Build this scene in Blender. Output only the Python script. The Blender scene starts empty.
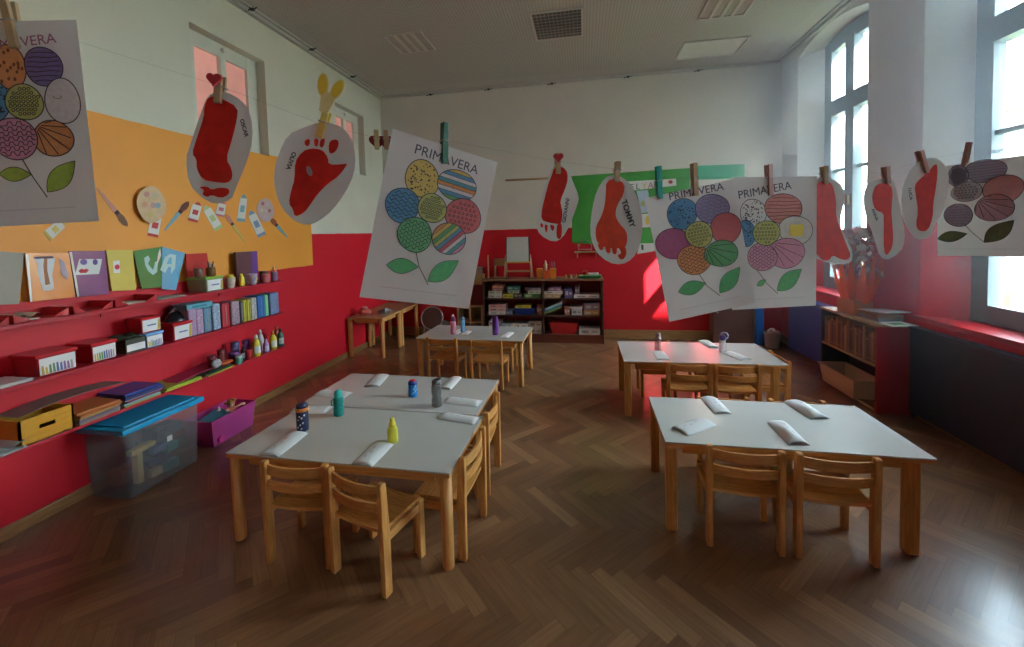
import bpy, bmesh, math, random
from mathutils import Matrix, Vector, Euler
random.seed(7)
R = math.radians
PI = math.pi
scene = bpy.context.scene
C = scene.collection

# ------------------------------------------------------------------ camera
FPX, CYPX, CAMZ = 408.48, 251.26, 1.65          # focal length and principal row in pixels, eye height
YAW, PITCH, ROLL = 0.174337, 0.044793, 0.027288
_f = Vector((-math.sin(YAW)*math.cos(PITCH), math.cos(YAW)*math.cos(PITCH), -math.sin(PITCH)))
_r = Vector((math.cos(YAW), math.sin(YAW), 0))
_d = _f.cross(_r)
_r2 = math.cos(ROLL)*_r + math.sin(ROLL)*_d
_d2 = -math.sin(ROLL)*_r + math.cos(ROLL)*_d
cam = bpy.data.objects.new('camera', bpy.data.cameras.new('camera'))
C.objects.link(cam)
cam.matrix_world = Matrix(((_r2.x, -_d2.x, -_f.x, 0), (_r2.y, -_d2.y, -_f.y, 0), (_r2.z, -_d2.z, -_f.z, CAMZ), (0, 0, 0, 1)))
cam.data.sensor_width = 36
cam.data.lens = FPX*36/1024
cam.data.shift_y = (CYPX-323.5)/1024
cam.data.clip_start = .03
scene.camera = cam

# ------------------------------------------------------------------ room size
XL, XR, YF, YB, ZC = -3.25, 2.76, -2.4, 6.35, 3.93
DADO = 1.705
WINS = [(-1.40, -.07), (2.60, 3.93), (4.60, 5.93)]   # the tall windows in the right wall (y from, y to); first one unseen, added to light the drawings
WSILL, WSPRING, WRISE = .86, 3.78, .12
XG = 3.03                                       # glass plane of the tall windows

# ------------------------------------------------------------------ world, sun, exposure
world = bpy.data.worlds.new('sky'); scene.world = world
world.use_nodes = True
wn = world.node_tree.nodes; wl = world.node_tree.links
bgn = wn['Background']
bgn.inputs['Color'].default_value = (.68, .86, 1, 1)
bgn.inputs['Strength'].default_value = 18.0
sun = bpy.data.objects.new('sun', bpy.data.lights.new('sun', 'SUN'))
C.objects.link(sun)
sun.data.energy = 65
sun.data.angle = R(.6)
sun.data.color = (1, .93, .82)
sun.rotation_euler = Vector((-1.5, 1, -1.86)).to_track_quat('-Z', 'Y').to_euler()
for (a, b) in WINS:                              # daylight portals in the window openings
    pl = bpy.data.lights.new('window_portal', 'AREA')
    pl.shape = 'RECTANGLE'; pl.size = 3.0; pl.size_y = b-a
    pl.cycles.is_portal = True
    po = bpy.data.objects.new('window_portal', pl); C.objects.link(po)
    po.location = (XR+.42, (a+b)/2, (WSILL+WSPRING+WRISE)/2)
    po.rotation_euler = (0, R(90), 0)
scene.view_settings.view_transform = 'Standard'
scene.view_settings.look = 'None'
scene.view_settings.gamma = 1
scene.view_settings.use_curve_mapping = False
scene.view_settings.exposure = 1.5

# ------------------------------------------------------------------ survey: picture point on a known plane of the room
def ray(px, py):
    a, b = (px-512)/FPX, (py-CYPX)/FPX
    return _r2*a + _d2*b + _f
def PZ(px, py, z):
    d = ray(px, py); return Vector((0, 0, CAMZ)) + d*((z-CAMZ)/d.z)
def PX(px, py, x):
    d = ray(px, py); return Vector((0, 0, CAMZ)) + d*(x/d.x)
def PY(px, py, y):
    d = ray(px, py); return Vector((0, 0, CAMZ)) + d*(y/d.y)

# ------------------------------------------------------------------ materials
def lin(h):
    if isinstance(h, str):
        h = h.lstrip('#'); c = [int(h[i:i+2], 16)/255 for i in (0, 2, 4)]
        return tuple(x/12.92 if x <= .04045 else ((x+.055)/1.055)**2.4 for x in c)
    return tuple(h)
MATS = {}
def mat(name, col, rough=.55, metal=0, alpha=1, noise=.05, scale=9, emit=0, spec=.5, transl=0, bump=0):
    if name in MATS: return MATS[name]
    m = bpy.data.materials.new(name); m.use_nodes = True
    nt = m.node_tree; n = nt.nodes; l = nt.links
    p = n['Principled BSDF']; out = n['Material Output']
    c = lin(col)
    tc = n.new('ShaderNodeTexCoord'); nz = n.new('ShaderNodeTexNoise')
    nz.inputs['Scale'].default_value = scale; nz.inputs['Detail'].default_value = 3
    l.new(tc.outputs['Object'], nz.inputs['Vector'])
    mx = n.new('ShaderNodeMix'); mx.data_type = 'RGBA'
    mx.inputs['A'].default_value = tuple(min(1, x*(1-noise*1.5)) for x in c)+(1,)
    mx.inputs['B'].default_value = tuple(min(1, x*(1+noise*1.5)) for x in c)+(1,)
    l.new(nz.outputs['Fac'], mx.inputs['Factor'])
    l.new(mx.outputs['Result'], p.inputs['Base Color'])
    p.inputs['Roughness'].default_value = rough
    p.inputs['Metallic'].default_value = metal
    p.inputs['Specular IOR Level'].default_value = spec
    if emit:
        l.new(mx.outputs['Result'], p.inputs['Emission Color']); p.inputs['Emission Strength'].default_value = emit
    if bump:
        bp = n.new('ShaderNodeBump'); bp.inputs['Strength'].default_value = bump; bp.inputs['Distance'].default_value = .01
        l.new(nz.outputs['Fac'], bp.inputs['Height']); l.new(bp.outputs['Normal'], p.inputs['Normal'])
    last = p.outputs['BSDF']
    if transl:
        t = n.new('ShaderNodeBsdfTranslucent'); l.new(mx.outputs['Result'], t.inputs['Color'])
        s = n.new('ShaderNodeMixShader'); s.inputs['Fac'].default_value = transl
        l.new(last, s.inputs[1]); l.new(t.outputs['BSDF'], s.inputs[2]); last = s.outputs['Shader']
    if alpha < 1:
        t = n.new('ShaderNodeBsdfTransparent')
        t.inputs['Color'].default_value = tuple(.55+.45*min(1, x/max(max(c), .01)) for x in c)+(1,)
        s = n.new('ShaderNodeMixShader'); s.inputs['Fac'].default_value = alpha
        l.new(t.outputs['BSDF'], s.inputs[1]); l.new(last, s.inputs[2]); last = s.outputs['Shader']
    l.new(last, out.inputs['Surface'])
    MATS[name] = m
    return m
def wood(name, c1, c2, axis='Z', rough=.42, scale=6):
    if name in MATS: return MATS[name]
    m = bpy.data.materials.new(name); m.use_nodes = True
    n = m.node_tree.nodes; l = m.node_tree.links; p = n['Principled BSDF']
    tc = n.new('ShaderNodeTexCoord'); mp = n.new('ShaderNodeMapping')
    s = [14, 14, 14]; s['XYZ'.index(axis)] = 1.2
    mp.inputs['Scale'].default_value = s
    l.new(tc.outputs['Object'], mp.inputs['Vector'])
    nz = n.new('ShaderNodeTexNoise'); nz.inputs['Scale'].default_value = scale; nz.inputs['Detail'].default_value = 5
    nz.inputs['Distortion'].default_value = .6
    l.new(mp.outputs['Vector'], nz.inputs['Vector'])
    rp = n.new('ShaderNodeValToRGB')
    rp.color_ramp.elements[0].position = .3; rp.color_ramp.elements[0].color = lin(c1)+(1,)
    rp.color_ramp.elements[1].position = .72; rp.color_ramp.elements[1].color = lin(c2)+(1,)
    l.new(nz.outputs['Fac'], rp.inputs['Fac']); l.new(rp.outputs['Color'], p.inputs['Base Color'])
    p.inputs['Roughness'].default_value = rough
    MATS[name] = m
    return m
def glass(name, tint=(1, 1, 1), gloss=.08, rough=.02):
    if name in MATS: return MATS[name]
    m = bpy.data.materials.new(name); m.use_nodes = True
    n = m.node_tree.nodes; l = m.node_tree.links; n.remove(n['Principled BSDF'])
    t = n.new('ShaderNodeBsdfTransparent'); t.inputs['Color'].default_value = tuple(tint)+(1,)
    g = n.new('ShaderNodeBsdfGlossy'); g.inputs['Roughness'].default_value = rough
    fr = n.new('ShaderNodeLayerWeight'); fr.inputs['Blend'].default_value = .25
    mu = n.new('ShaderNodeMath'); mu.operation = 'MULTIPLY_ADD'; mu.inputs[1].default_value = .5; mu.inputs[2].default_value = gloss*.5
    l.new(fr.outputs['Fresnel'], mu.inputs[0])
    s = n.new('ShaderNodeMixShader'); l.new(mu.outputs['Value'], s.inputs['Fac'])
    l.new(t.outputs['BSDF'], s.inputs[1]); l.new(g.outputs['BSDF'], s.inputs[2])
    l.new(s.outputs['Shader'], n['Material Output'].inputs['Surface'])
    MATS[name] = m
    return m

# ------------------------------------------------------------------ mesh helpers
class MB:
    def __init__(self): self.v = []; self.f = []; self.m = []; self.s = []
    def face(self, pts, mi=0, smooth=False):
        b = len(self.v); self.v += [tuple(p) for p in pts]; self.f.append(tuple(range(b, b+len(pts)))); self.m.append(mi); self.s.append(smooth)
    def box(self, c, s, mi=0, M=None, taper=None):
        x, y, z = (q/2 for q in s); b = len(self.v)
        for k, (i, j) in ((-1, (-1, -1)), (-1, (1, -1)), (-1, (1, 1)), (-1, (-1, 1)), (1, (-1, -1)), (1, (1, -1)), (1, (1, 1)), (1, (-1, 1))):
            t = taper if (taper and k < 0) else 1
            p = Vector((i*x*t, j*y*t, k*z))
            if M is not None: p = M @ p
            self.v.append((c[0]+p[0], c[1]+p[1], c[2]+p[2]))
        for q in ((0, 3, 2, 1), (4, 5, 6, 7), (0, 1, 5, 4), (1, 2, 6, 5), (2, 3, 7, 6), (3, 0, 4, 7)):
            self.f.append(tuple(b+i for i in q)); self.m.append(mi); self.s.append(False)
        return self
    def span(self, a, b, mi=0):
        return self.box([(a[i]+b[i])/2 for i in range(3)], [abs(b[i]-a[i]) for i in range(3)], mi)
    def prism(self, pts, vec, mi=0, smooth=False):
        """closed polygon of 3-D points pushed along vec"""
        n = len(pts); b = len(self.v); vec = Vector(vec)
        self.v += [tuple(Vector(p)) for p in pts] + [tuple(Vector(p)+vec) for p in pts]
        self.f.append(tuple(range(b+n-1, b-1, -1))); self.f.append(tuple(range(b+n, b+2*n))); self.m += [mi, mi]; self.s += [False, False]
        for i in range(n):
            j = (i+1) % n
            self.f.append((b+i, b+j, b+n+j, b+n+i)); self.m.append(mi); self.s.append(smooth)
        return self
    def lathe(self, prof, c=(0, 0, 0), n=20, mi=0, M=None):
        b = len(self.v)
        for r, z in prof:
            for k in range(n):
                a = 2*PI*k/n; p = Vector((r*math.cos(a), r*math.sin(a), z))
                if M is not None: p = M @ p
                self.v.append((c[0]+p[0], c[1]+p[1], c[2]+p[2]))
        for i in range(len(prof)-1):
            for k in range(n):
                k2 = (k+1) % n
                self.f.append((b+i*n+k, b+i*n+k2, b+(i+1)*n+k2, b+(i+1)*n+k)); self.m.append(mi); self.s.append(True)
        self.f.append(tuple(b+k for k in range(n-1, -1, -1))); e = b+(len(prof)-1)*n
        self.f.append(tuple(e+k for k in range(n))); self.m += [mi, mi]; self.s += [False, False]
        return self
    def tube(self, pts, r, n=8, mi=0):
        pts = [Vector(p) for p in pts]; b = len(self.v); N = len(pts)
        for i, p in enumerate(pts):
            t = (pts[min(i+1, N-1)]-pts[max(i-1, 0)]).normalized()
            up = Vector((0, 0, 1)) if abs(t.z) < .9 else Vector((1, 0, 0))
            u = t.cross(up).normalized(); w = u.cross(t)
            rr = r[i] if isinstance(r, (list, tuple)) else r
            for k in range(n):
                a = 2*PI*k/n; self.v.append(tuple(p+u*rr*math.cos(a)+w*rr*math.sin(a)))
        for i in range(N-1):
            for k in range(n):
                k2 = (k+1) % n
                self.f.append((b+i*n+k, b+i*n+k2, b+(i+1)*n+k2, b+(i+1)*n+k)); self.m.append(mi); self.s.append(True)
        self.f.append(tuple(b+k for k in range(n-1, -1, -1))); e = b+(N-1)*n
        self.f.append(tuple(e+k for k in range(n))); self.m += [mi, mi]; self.s += [False, False]
        return self
    def ball(self, c, r, n=12, mi=0, squash=(1, 1, 1)):
        b = len(self.v); h = n//2
        for i in range(h+1):
            t = PI*i/h
            for k in range(n):
                a = 2*PI*k/n
                rr = max(math.sin(t), .02)
                self.v.append((c[0]+r*squash[0]*rr*math.cos(a), c[1]+r*squash[1]*rr*math.sin(a), c[2]-r*squash[2]*math.cos(t)))
        for i in range(h):
            for k in range(n):
                k2 = (k+1) % n
                self.f.append((b+i*n+k, b+i*n+k2, b+(i+1)*n+k2, b+(i+1)*n+k)); self.m.append(mi); self.s.append(True)
        self.f.append(tuple(b+k for k in range(n-1, -1, -1))); self.f.append(tuple(b+h*n+k for k in range(n))); self.m += [mi, mi]; self.s += [True, True]
        return self
    def build(self, name, mats, parent=None, loc=None, rotz=0, bevel=0, recalc=True):
        me = bpy.data.meshes.new(name); me.from_pydata(self.v, [], self.f)
        if not isinstance(mats, (list, tuple)): mats = [mats]
        for m in mats: me.materials.append(m)
        for i, p in enumerate(me.polygons): p.material_index = self.m[i]; p.use_smooth = self.s[i]
        if recalc:
            bm = bmesh.new(); bm.from_mesh(me); bmesh.ops.recalc_face_normals(bm, faces=bm.faces); bm.to_mesh(me); bm.free()
        o = bpy.data.objects.new(name, me); C.objects.link(o)
        if parent is not None: o.parent = parent
        if loc is not None: o.location = loc
        o.rotation_euler.z = rotz
        if bevel:
            b = o.modifiers.new('bevel', 'BEVEL'); b.width = bevel; b.segments = 2; b.limit_method = 'ANGLE'; b.angle_limit = R(35)
        return o
def tag(o, label, cat, group=None, kind=None):
    o['label'] = label; o['category'] = cat
    if group: o['group'] = group
    if kind: o['kind'] = kind
    return o
def thing(name, label, cat, loc=(0, 0, 0), rotz=0, group=None):
    o = bpy.data.objects.new(name, None); C.objects.link(o); o.empty_display_size = .05
    o.location = loc; o.rotation_euler.z = rotz
    return tag(o, label, cat, group)
def struct(o): o['kind'] = 'structure'; return o
def kids(o): return [c for c in bpy.data.objects if c.parent == o]
def copy_tree(o, parent=None):
    c = o.copy(); C.objects.link(c)
    if parent is not None: c.parent = parent
    for ch in kids(o): copy_tree(ch, c)
    return c
def arc2(cx, cy, rx, ry, n=20): return [(cx+rx*math.cos(2*PI*k/n), cy+ry*math.sin(2*PI*k/n)) for k in range(n)]
# ------------------------------------------------------------------ setting: shell
def paint(name, bands, wall, rough=.6):
    """flat wall paint: bands of colour bounded by heights (and y) as the painter left them"""
    m = bpy.data.materials.new(name); m.use_nodes = True
    n = m.node_tree.nodes; l = m.node_tree.links; p = n['Principled BSDF']
    g = n.new('ShaderNodeNewGeometry'); sx = n.new('ShaderNodeSeparateXYZ'); l.new(g.outputs['Position'], sx.inputs['Vector'])
    nz = n.new('ShaderNodeTexNoise'); nz.inputs['Scale'].default_value = 2.2; nz.inputs['Detail'].default_value = 6
    l.new(g.outputs['Position'], nz.inputs['Vector'])
    wob = n.new('ShaderNodeTexNoise'); wob.inputs['Scale'].default_value = 7; l.new(g.outputs['Position'], wob.inputs['Vector'])
    def mth(op, a, b):
        q = n.new('ShaderNodeMath'); q.operation = op
        for i, v in enumerate((a, b)):
            if isinstance(v, (int, float)): q.inputs[i].default_value = v
            else: l.new(v, q.inputs[i])
        return q.outputs['Value']
    zz = mth('ADD', sx.outputs['Z'], mth('MULTIPLY', mth('SUBTRACT', wob.outputs['Fac'], .5), .012))
    cur = n.new('ShaderNodeRGB'); cur.outputs[0].default_value = lin(wall)+(1,); cur = cur.outputs[0]
    for col, z0, z1, y1 in bands:
        fac = mth('MULTIPLY', mth('GREATER_THAN', zz, z0), mth('LESS_THAN', zz, z1))
        if y1 is not None: fac = mth('MULTIPLY', fac, mth('LESS_THAN', sx.outputs['Y'], y1))
        mx = n.new('ShaderNodeMix'); mx.data_type = 'RGBA'; l.new(fac, mx.inputs['Factor'])
        l.new(cur, mx.inputs['A']); mx.inputs['B'].default_value = lin(col)+(1,); cur = mx.outputs['Result']
    hs = n.new('ShaderNodeHueSaturation'); l.new(cur, hs.inputs['Color'])
    l.new(mth('ADD', mth('MULTIPLY', nz.outputs['Fac'], .16), .92), hs.inputs['Value'])
    l.new(hs.outputs['Color'], p.inputs['Base Color'])
    p.inputs['Roughness'].default_value = rough
    bp = n.new('ShaderNodeBump'); bp.inputs['Strength'].default_value = .12; bp.inputs['Distance'].default_value = .01
    l.new(nz.outputs['Fac'], bp.inputs['Height']); l.new(bp.outputs['Normal'], p.inputs['Normal'])
    return m
RED = (.60, .006, .018)
ORANGE = (.80, .31, .035)
WHITE = (.66, .62, .53)
M_left = paint('paint left', [(RED, -1, DADO, None), (ORANGE, 1.325, 2.545, 4.47)], (.60, .56, .44), .5)
M_wall = paint('paint', [(RED, -1, DADO, None)], WHITE, .5)

# floor: herringbone parquet
def parquet_material():
    m = bpy.data.materials.new('oak parquet'); m.use_nodes = True
    n = m.node_tree.nodes; l = m.node_tree.links; p = n['Principled BSDF']
    at = n.new('ShaderNodeAttribute'); at.attribute_name = 'plank'
    uv = n.new('ShaderNodeUVMap'); uv.uv_map = 'grain'
    mp = n.new('ShaderNodeMapping'); mp.inputs['Scale'].default_value = (1.5, 26, 1); l.new(uv.outputs['UV'], mp.inputs['Vector'])
    nz = n.new('ShaderNodeTexNoise'); nz.inputs['Scale'].default_value = 3; nz.inputs['Detail'].default_value = 6; l.new(mp.outputs['Vector'], nz.inputs['Vector'])
    rp = n.new('ShaderNodeValToRGB'); e = rp.color_ramp.elements
    e[0].position = 0; e[0].color = (.150, .066, .028, 1); e[1].position = 1; e[1].color = (.40, .225, .108, 1)
    k = e.new(.45); k.color = (.245, .118, .052, 1)
    l.new(at.outputs['Fac'], rp.inputs['Fac'])
    mx = n.new('ShaderNodeMix'); mx.data_type = 'RGBA'; mx.blend_type = 'MULTIPLY'; mx.inputs['Factor'].default_value = .6
    l.new(rp.outputs['Color'], mx.inputs['A'])
    r2 = n.new('ShaderNodeValToRGB'); r2.color_ramp.elements[0].color = (.55, .50, .47, 1); r2.color_ramp.elements[0].position = .3; r2.color_ramp.elements[1].position = .65
    l.new(nz.outputs['Fac'], r2.inputs['Fac']); l.new(r2.outputs['Color'], mx.inputs['B'])
    l.new(mx.outputs['Result'], p.inputs['Base Color'])
    p.inputs['Roughness'].default_value = .34
    p.inputs['Coat Weight'].default_value = .7; p.inputs['Coat Roughness'].default_value = .2
    bp = n.new('ShaderNodeBump'); bp.inputs['Strength'].default_value = .15; bp.inputs['Distance'].default_value = .004
    l.new(nz.outputs['Fac'], bp.inputs['Height']); l.new(bp.outputs['Normal'], p.inputs['Normal'])
    return m
def make_floor():
    Wd, r = .07, 6; s2 = math.sqrt(2)
    bm = bmesh.new(); uvl = bm.loops.layers.uv.new('grain'); al = bm.loops.layers.float_color.new('plank')
    x0, x1, y0, y1 = XL, XR+.1, YF, YB
    def quad(u0, v0, du, dv):
        g = .0004; pts = []
        for a, b in ((u0+g, v0+g), (u0+du-g, v0+g), (u0+du-g, v0+dv-g), (u0+g, v0+dv-g)):
            pts.append(((a+b)/s2, (b-a)/s2+.141))
        cx = sum(p[0] for p in pts)/4; cy = sum(p[1] for p in pts)/4
        if cx < x0-.4 or cx > x1+.4 or cy < y0-.4 or cy > y1+.4: return
        f = bm.faces.new([bm.verts.new((p[0], p[1], 0)) for p in pts]); f.material_index = 0
        t = min(1, max(0, random.gauss(.46 if du > dv else .38, .15))); o = random.random()*50  # mean tone differs by plank direction: grain sheen put into the colour
        if random.random() < .05: t = random.uniform(.7, .9)
        uvs = ((0, 0), (du, 0), (du, dv), (0, dv))
        for lp, q in zip(f.loops, uvs):
            lp[uvl].uv = (q[0]+o, q[1]) if du > dv else (q[1]+o, q[0])
            lp[al] = (t, t, t, 1)
    N = 75
    for j in range(-N*2, N*2):
        for k in range(-12, 13):
            i = j+12*k; quad(i*Wd, j*Wd, r*Wd, Wd)
    for i in range(-N*2, N*2):
        for k in range(-12, 13):
            j = i-11+12*k; quad(i*Wd, j*Wd, Wd, r*Wd)
    for co, no in (((x0, 0, 0), (-1, 0, 0)), ((x1, 0, 0), (1, 0, 0)), ((0, y0, 0), (0, -1, 0)), ((0, y1, 0), (0, 1, 0))):
        bmesh.ops.bisect_plane(bm, geom=bm.verts[:]+bm.edges[:]+bm.faces[:], plane_co=co, plane_no=no, clear_outer=True)
    b = [bm.verts.new(p) for p in ((x0-.3, y0-.3, -.002), (x1+.3, y0-.3, -.002), (x1+.3, y1+.3, -.002), (x0-.3, y1+.3, -.002))]
    c = [bm.verts.new(p) for p in ((x0-.3, y0-.3, -.2), (x1+.3, y0-.3, -.2), (x1+.3, y1+.3, -.2), (x0-.3, y1+.3, -.2))]
    fs = [bm.faces.new(b), bm.faces.new(c[::-1])]+[bm.faces.new((c[i], c[(i+1) % 4], b[(i+1) % 4], b[i])) for i in range(4)]
    for f in fs: f.material_index = 1
    me = bpy.data.meshes.new('floor'); bm.to_mesh(me); bm.free()
    me.materials.append(parquet_material()); me.materials.append(mat('floor gap', (.03, .018, .01), .8))
    o = bpy.data.objects.new('floor', me); C.objects.link(o); return struct(o)
make_floor()

# ceiling: perforated acoustic board
def ceiling_material():
    m = bpy.data.materials.new('perforated ceiling'); m.use_nodes = True
    n = m.node_tree.nodes; l = m.node_tree.links; p = n['Principled BSDF']
    g = n.new('ShaderNodeNewGeometry'); sx = n.new('ShaderNodeSeparateXYZ'); l.new(g.outputs['Position'], sx.inputs['Vector'])
    def mth(op, a, b=0):
        q = n.new('ShaderNodeMath'); q.operation = op
        for i, v in enumerate((a, b)):
            if isinstance(v, (int, float)): q.inputs[i].default_value = v
            else: l.new(v, q.inputs[i])
        return q.outputs['Value']
    def cell(s, step): return mth('ABSOLUTE', mth('SUBTRACT', mth('FRACT', mth('DIVIDE', mth('ADD', s, 20), step)), .5))
    a, b = cell(sx.outputs['X'], .034), cell(sx.outputs['Y'], .034)
    d = mth('SQRT', mth('ADD', mth('MULTIPLY', a, a), mth('MULTIPLY', b, b)))
    hole = mth('LESS_THAN', d, .23)
    for s, lo, hi in ((sx.outputs['X'], XL+.25, XR-.3), (sx.outputs['Y'], YF+.25, YB-.3)):
        hole = mth('MULTIPLY', hole, mth('MULTIPLY', mth('GREATER_THAN', s, lo), mth('LESS_THAN', s, hi)))
    mx = n.new('ShaderNodeMix'); mx.data_type = 'RGBA'; l.new(hole, mx.inputs['Factor'])
    mx.inputs['A'].default_value = (.47, .45, .41, 1); mx.inputs['B'].default_value = (.30, .285, .26, 1)
    l.new(mx.outputs['Result'], p.inputs['Base Color']); p.inputs['Roughness'].default_value = .8
    return m
b = MB(); b.span((XL-.3, YF-.3, ZC), (XR+.5, YB+.3, ZC+.2)); struct(b.build('ceiling', ceiling_material()))
b = MB(); b.span((XL-.3, YB, -.2), (XR+.5, YB+.3, ZC)); struct(b.build('wall_back', M_wall))
b = MB(); b.span((XL-.3, YF-.3, -.2), (XR+.5, YF, ZC)); struct(b.build('wall_front', M_wall))
# left wall with two small high windows to the next room
LW = [(3.02, 3.85, 2.53, 3.51), (5.08, 5.80, 2.58, 3.47)]
b = MB(); yy = YF
for (a, c, z0, z1) in LW:
    b.span((XL-.3, yy, -.2), (XL, a, ZC)); b.span((XL-.3, a, -.2), (XL, c, z0)); b.span((XL-.3, a, z1), (XL, c, ZC)); yy = c
b.span((XL-.3, yy, -.2), (XL, YB, ZC)); struct(b.build('wall_left', M_left))
# right wall with two arched openings
def arch_pts(a, c, n=16):
    out = []
    for k in range(n+1):
        t = k/n; y = a+(c-a)*t; out.append((y, WSPRING+WRISE*(1-(2*t-1)**2)))
    return out
b = MB(); yy = YF; TH = .42
for (a, c) in WINS:
    b.span((XR, yy, -.2), (XR+TH, a, ZC)); b.span((XR, a, -.2), (XR+TH, c, WSILL))
    pts = arch_pts(a, c)
    for (ya, za), (yb, zb) in zip(pts[:-1], pts[1:]):
        b.prism([(XR, ya, za), (XR, yb, zb), (XR, yb, ZC), (XR, ya, ZC)], (TH, 0, 0))
    for y, t in ((a, 1), (c, -1)):                # splayed reveals
        b.prism([(XR, y, WSILL), (XR+.24, y+t*.17, WSILL), (XR+TH, y+t*.17, WSILL), (XR+TH, y, WSILL)], (0, 0, WSPRING+.04-WSILL))
    yy = c
b.span((XR, yy, -.2), (XR+TH, YB+.3, ZC)); struct(b.build('wall_right', M_wall))
M_frame = mat('backlit window frame', (.16, .21, .225), .45)  # dark grey-blue carries the backlit shade of the frames
M_pane = glass('window glass', (.96, .98, .98))
for i, (a, c) in enumerate(WINS):
    w = bpy.data.objects.new('window_%d' % (i+1), None); C.objects.link(w); struct(w); w.location = (XG, (a+c)/2, WSILL)
    hw = (c-a)/2; J = .30; g0, g1 = -hw+J, hw-J
    zt = WSPRING-WSILL
    f = MB(); x0, x1 = -.04, .04
    def ar(y): return zt+WRISE*(1-(y/hw)**2)
    f.span((x0, -hw, 0), (x1, g0, zt)); f.span((x0, g1, 0), (x1, hw, zt))
    f.span((x0, g0, 0), (x1, g1, .145))
    f.span((x0-.02, g0, 2.945-WSILL), (x1+.02, g1, 3.125-WSILL))
    f.span((x0-.015, -.075, .145), (x1, .075, zt-.02))
    for s in (-1, 1):
        y0, y1 = sorted((s*.075, s*g1)); f.span((x0+.02, y0, 2.275-WSILL), (x1-.02, y1, 2.31-WSILL))
    ys = [-hw+2*hw*k/20 for k in range(21)]
    for ya, yb in zip(ys[:-1], ys[1:]):
        def low(y): return max(zt-.1, ar(y)-.17) if g0 < y < g1 else zt-.001
        f.prism([(x0, ya, low(ya)), (x0, yb, low(yb)), (x0, yb, ar(yb)), (x0, ya, ar(ya))], (x1-x0, 0, 0))
    f.build('window_frame', M_frame, w)
    for s in (-1, 1):
        y0, y1 = sorted((s*.07, s*(g1+.01))); q = MB(); q.span((-.004, y0, .14), (.004, y1, zt+.02)); q.build('pane', M_pane, w)
        h = MB(); h.span((-.075, s*.03-.012, 1.0), (-.04, s*.03+.012, 1.12)); h.build('handle', mat('brass', (.5, .42, .25), .35, .8), w)
    sl = MB(); sl.span((XR-.035-XG, -hw-.03, -.03), (-.03, hw+.03, .005)); sl.build('window_sill', mat('red sill paint', (.42, .012, .02), .35), w, bevel=.004)
# small windows in the left wall
M_lf = mat('cream window paint', (.62, .60, .50), .5)
M_lit = mat('rosy lit pane', (.80, .34, .28), .3, noise=.25, scale=2.5, emit=.13)
for i, (a, c, z0, z1) in enumerate(LW):
    w = bpy.data.objects.new('window_%d' % (i+4), None); C.objects.link(w); struct(w); w.location = (XL-.13, (a+c)/2, z0)
    hw, hh = (c-a)/2, z1-z0
    f = MB(); t = .125
    f.span((-.03, -hw, 0), (.03, -hw+t, hh)); f.span((-.03, hw-t, 0), (.03, hw, hh)); f.span((-.03, -hw+t, 0), (.03, hw-t, t)); f.span((-.03, -hw+t, hh-t), (.03, hw-t, hh))
    f.span((-.03, -.035, t), (.035, .035, hh-t)); f.build('window_frame', M_lf, w, bevel=.004)
    for s in (-1, 1):
        y0, y1 = sorted((s*.035, s*(hw-t))); q = MB(); q.span((-.012, y0, t), (.0, y1, hh-t)); q.build('pane', M_lit, w)
    k = MB(); k.lathe([(.008, 0), (.022, .004), (.022, .012), (.012, .03)], (0, 0, 0), 12, M=Matrix.Rotation(R(90), 3, 'Y')); k.build('knob', M_lf, w, loc=(.035, 0, hh-t*.45))
# wooden baseboards
M_base = wood('baseboard wood', (.20, .09, .03), (.34, .17, .06), 'Y')
M_basex = wood('baseboard wood x', (.28, .15, .06), (.46, .28, .12), 'X')
b = MB(); b.span((XL, YF, 0), (XL+.02, YB, .075)); struct(b.build('baseboard_left', M_base, bevel=.004))
b = MB(); b.span((XL+.02, YB-.02, 0), (XR-.02, YB, .135)); struct(b.build('baseboard_back', M_basex, bevel=.004))
b = MB(); b.span((XR-.02, YF, 0), (XR, YB, .10)); struct(b.build('baseboard_right', M_base, bevel=.004))
# ceiling edge moulding
M_mould = mat('moulding paint', (.50, .48, .43), .6)
b = MB(); b.span((XL, YF, ZC-.035), (XL+.05, YB, ZC)); struct(b.build('trim_1', M_mould))
b = MB(); b.span((XR-.05, YF, ZC-.03), (XR, YB, ZC)); struct(b.build('trim_2', M_mould))
b = MB(); b.span((XL+.05, YB-.05, ZC-.03), (XR-.05, YB, ZC)); struct(b.build('trim_3', M_mould))

# outdoors: lawn, a pale house and a tree beyond, an unseen block added to keep sun off the near window
b = MB(); b.span((XR+TH, -30, -1.2), (60, 60, -1.0)); struct(b.build('ground', mat('lawn', (.09, .12, .05), .9, noise=.3, scale=.8)))
M_fac = mat('pale facade', (.70, .62, .56), .8)
h = thing('house', 'pale house seen through the nearer tall window', 'building', (26, 24, -1))
b = MB(); b.span((-5, -6, 0), (5, 6, 8)); b.build('wall', M_fac, h)
b = MB(); b.prism([(-5.4, -6.4, 8), (5.4, -6.4, 8), (0, -6.4, 11)], (0, 12.8, 0)); b.build('roof', mat('roof tile', (.30, .10, .06), .8), h)
for y in (-4, -1, 2, 4.6):
    for z in (2.2, 5.4):
        b = MB(); b.span((-5.06, y-.6, z-.8), (-5.0, y+.6, z+.8)); b.build('window', mat('house window', (.10, .13, .16), .2), h)
wing = thing('sun_block', 'unseen plastered block added outside to shade the tall windows', 'building', (8, -4.2, -1))
b = MB(); b.span((0, -6, 0), (6, 4.55, 12.6)); b.span((0, 4.55, 0), (6, 7.4, 9.55)); b.build('wall', mat('sun block plaster', (.55, .52, .48), .85), wing)
tree = thing('tree', 'leafy tree standing on the lawn outside', 'tree', (9.5, 11.2, -1))
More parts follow.
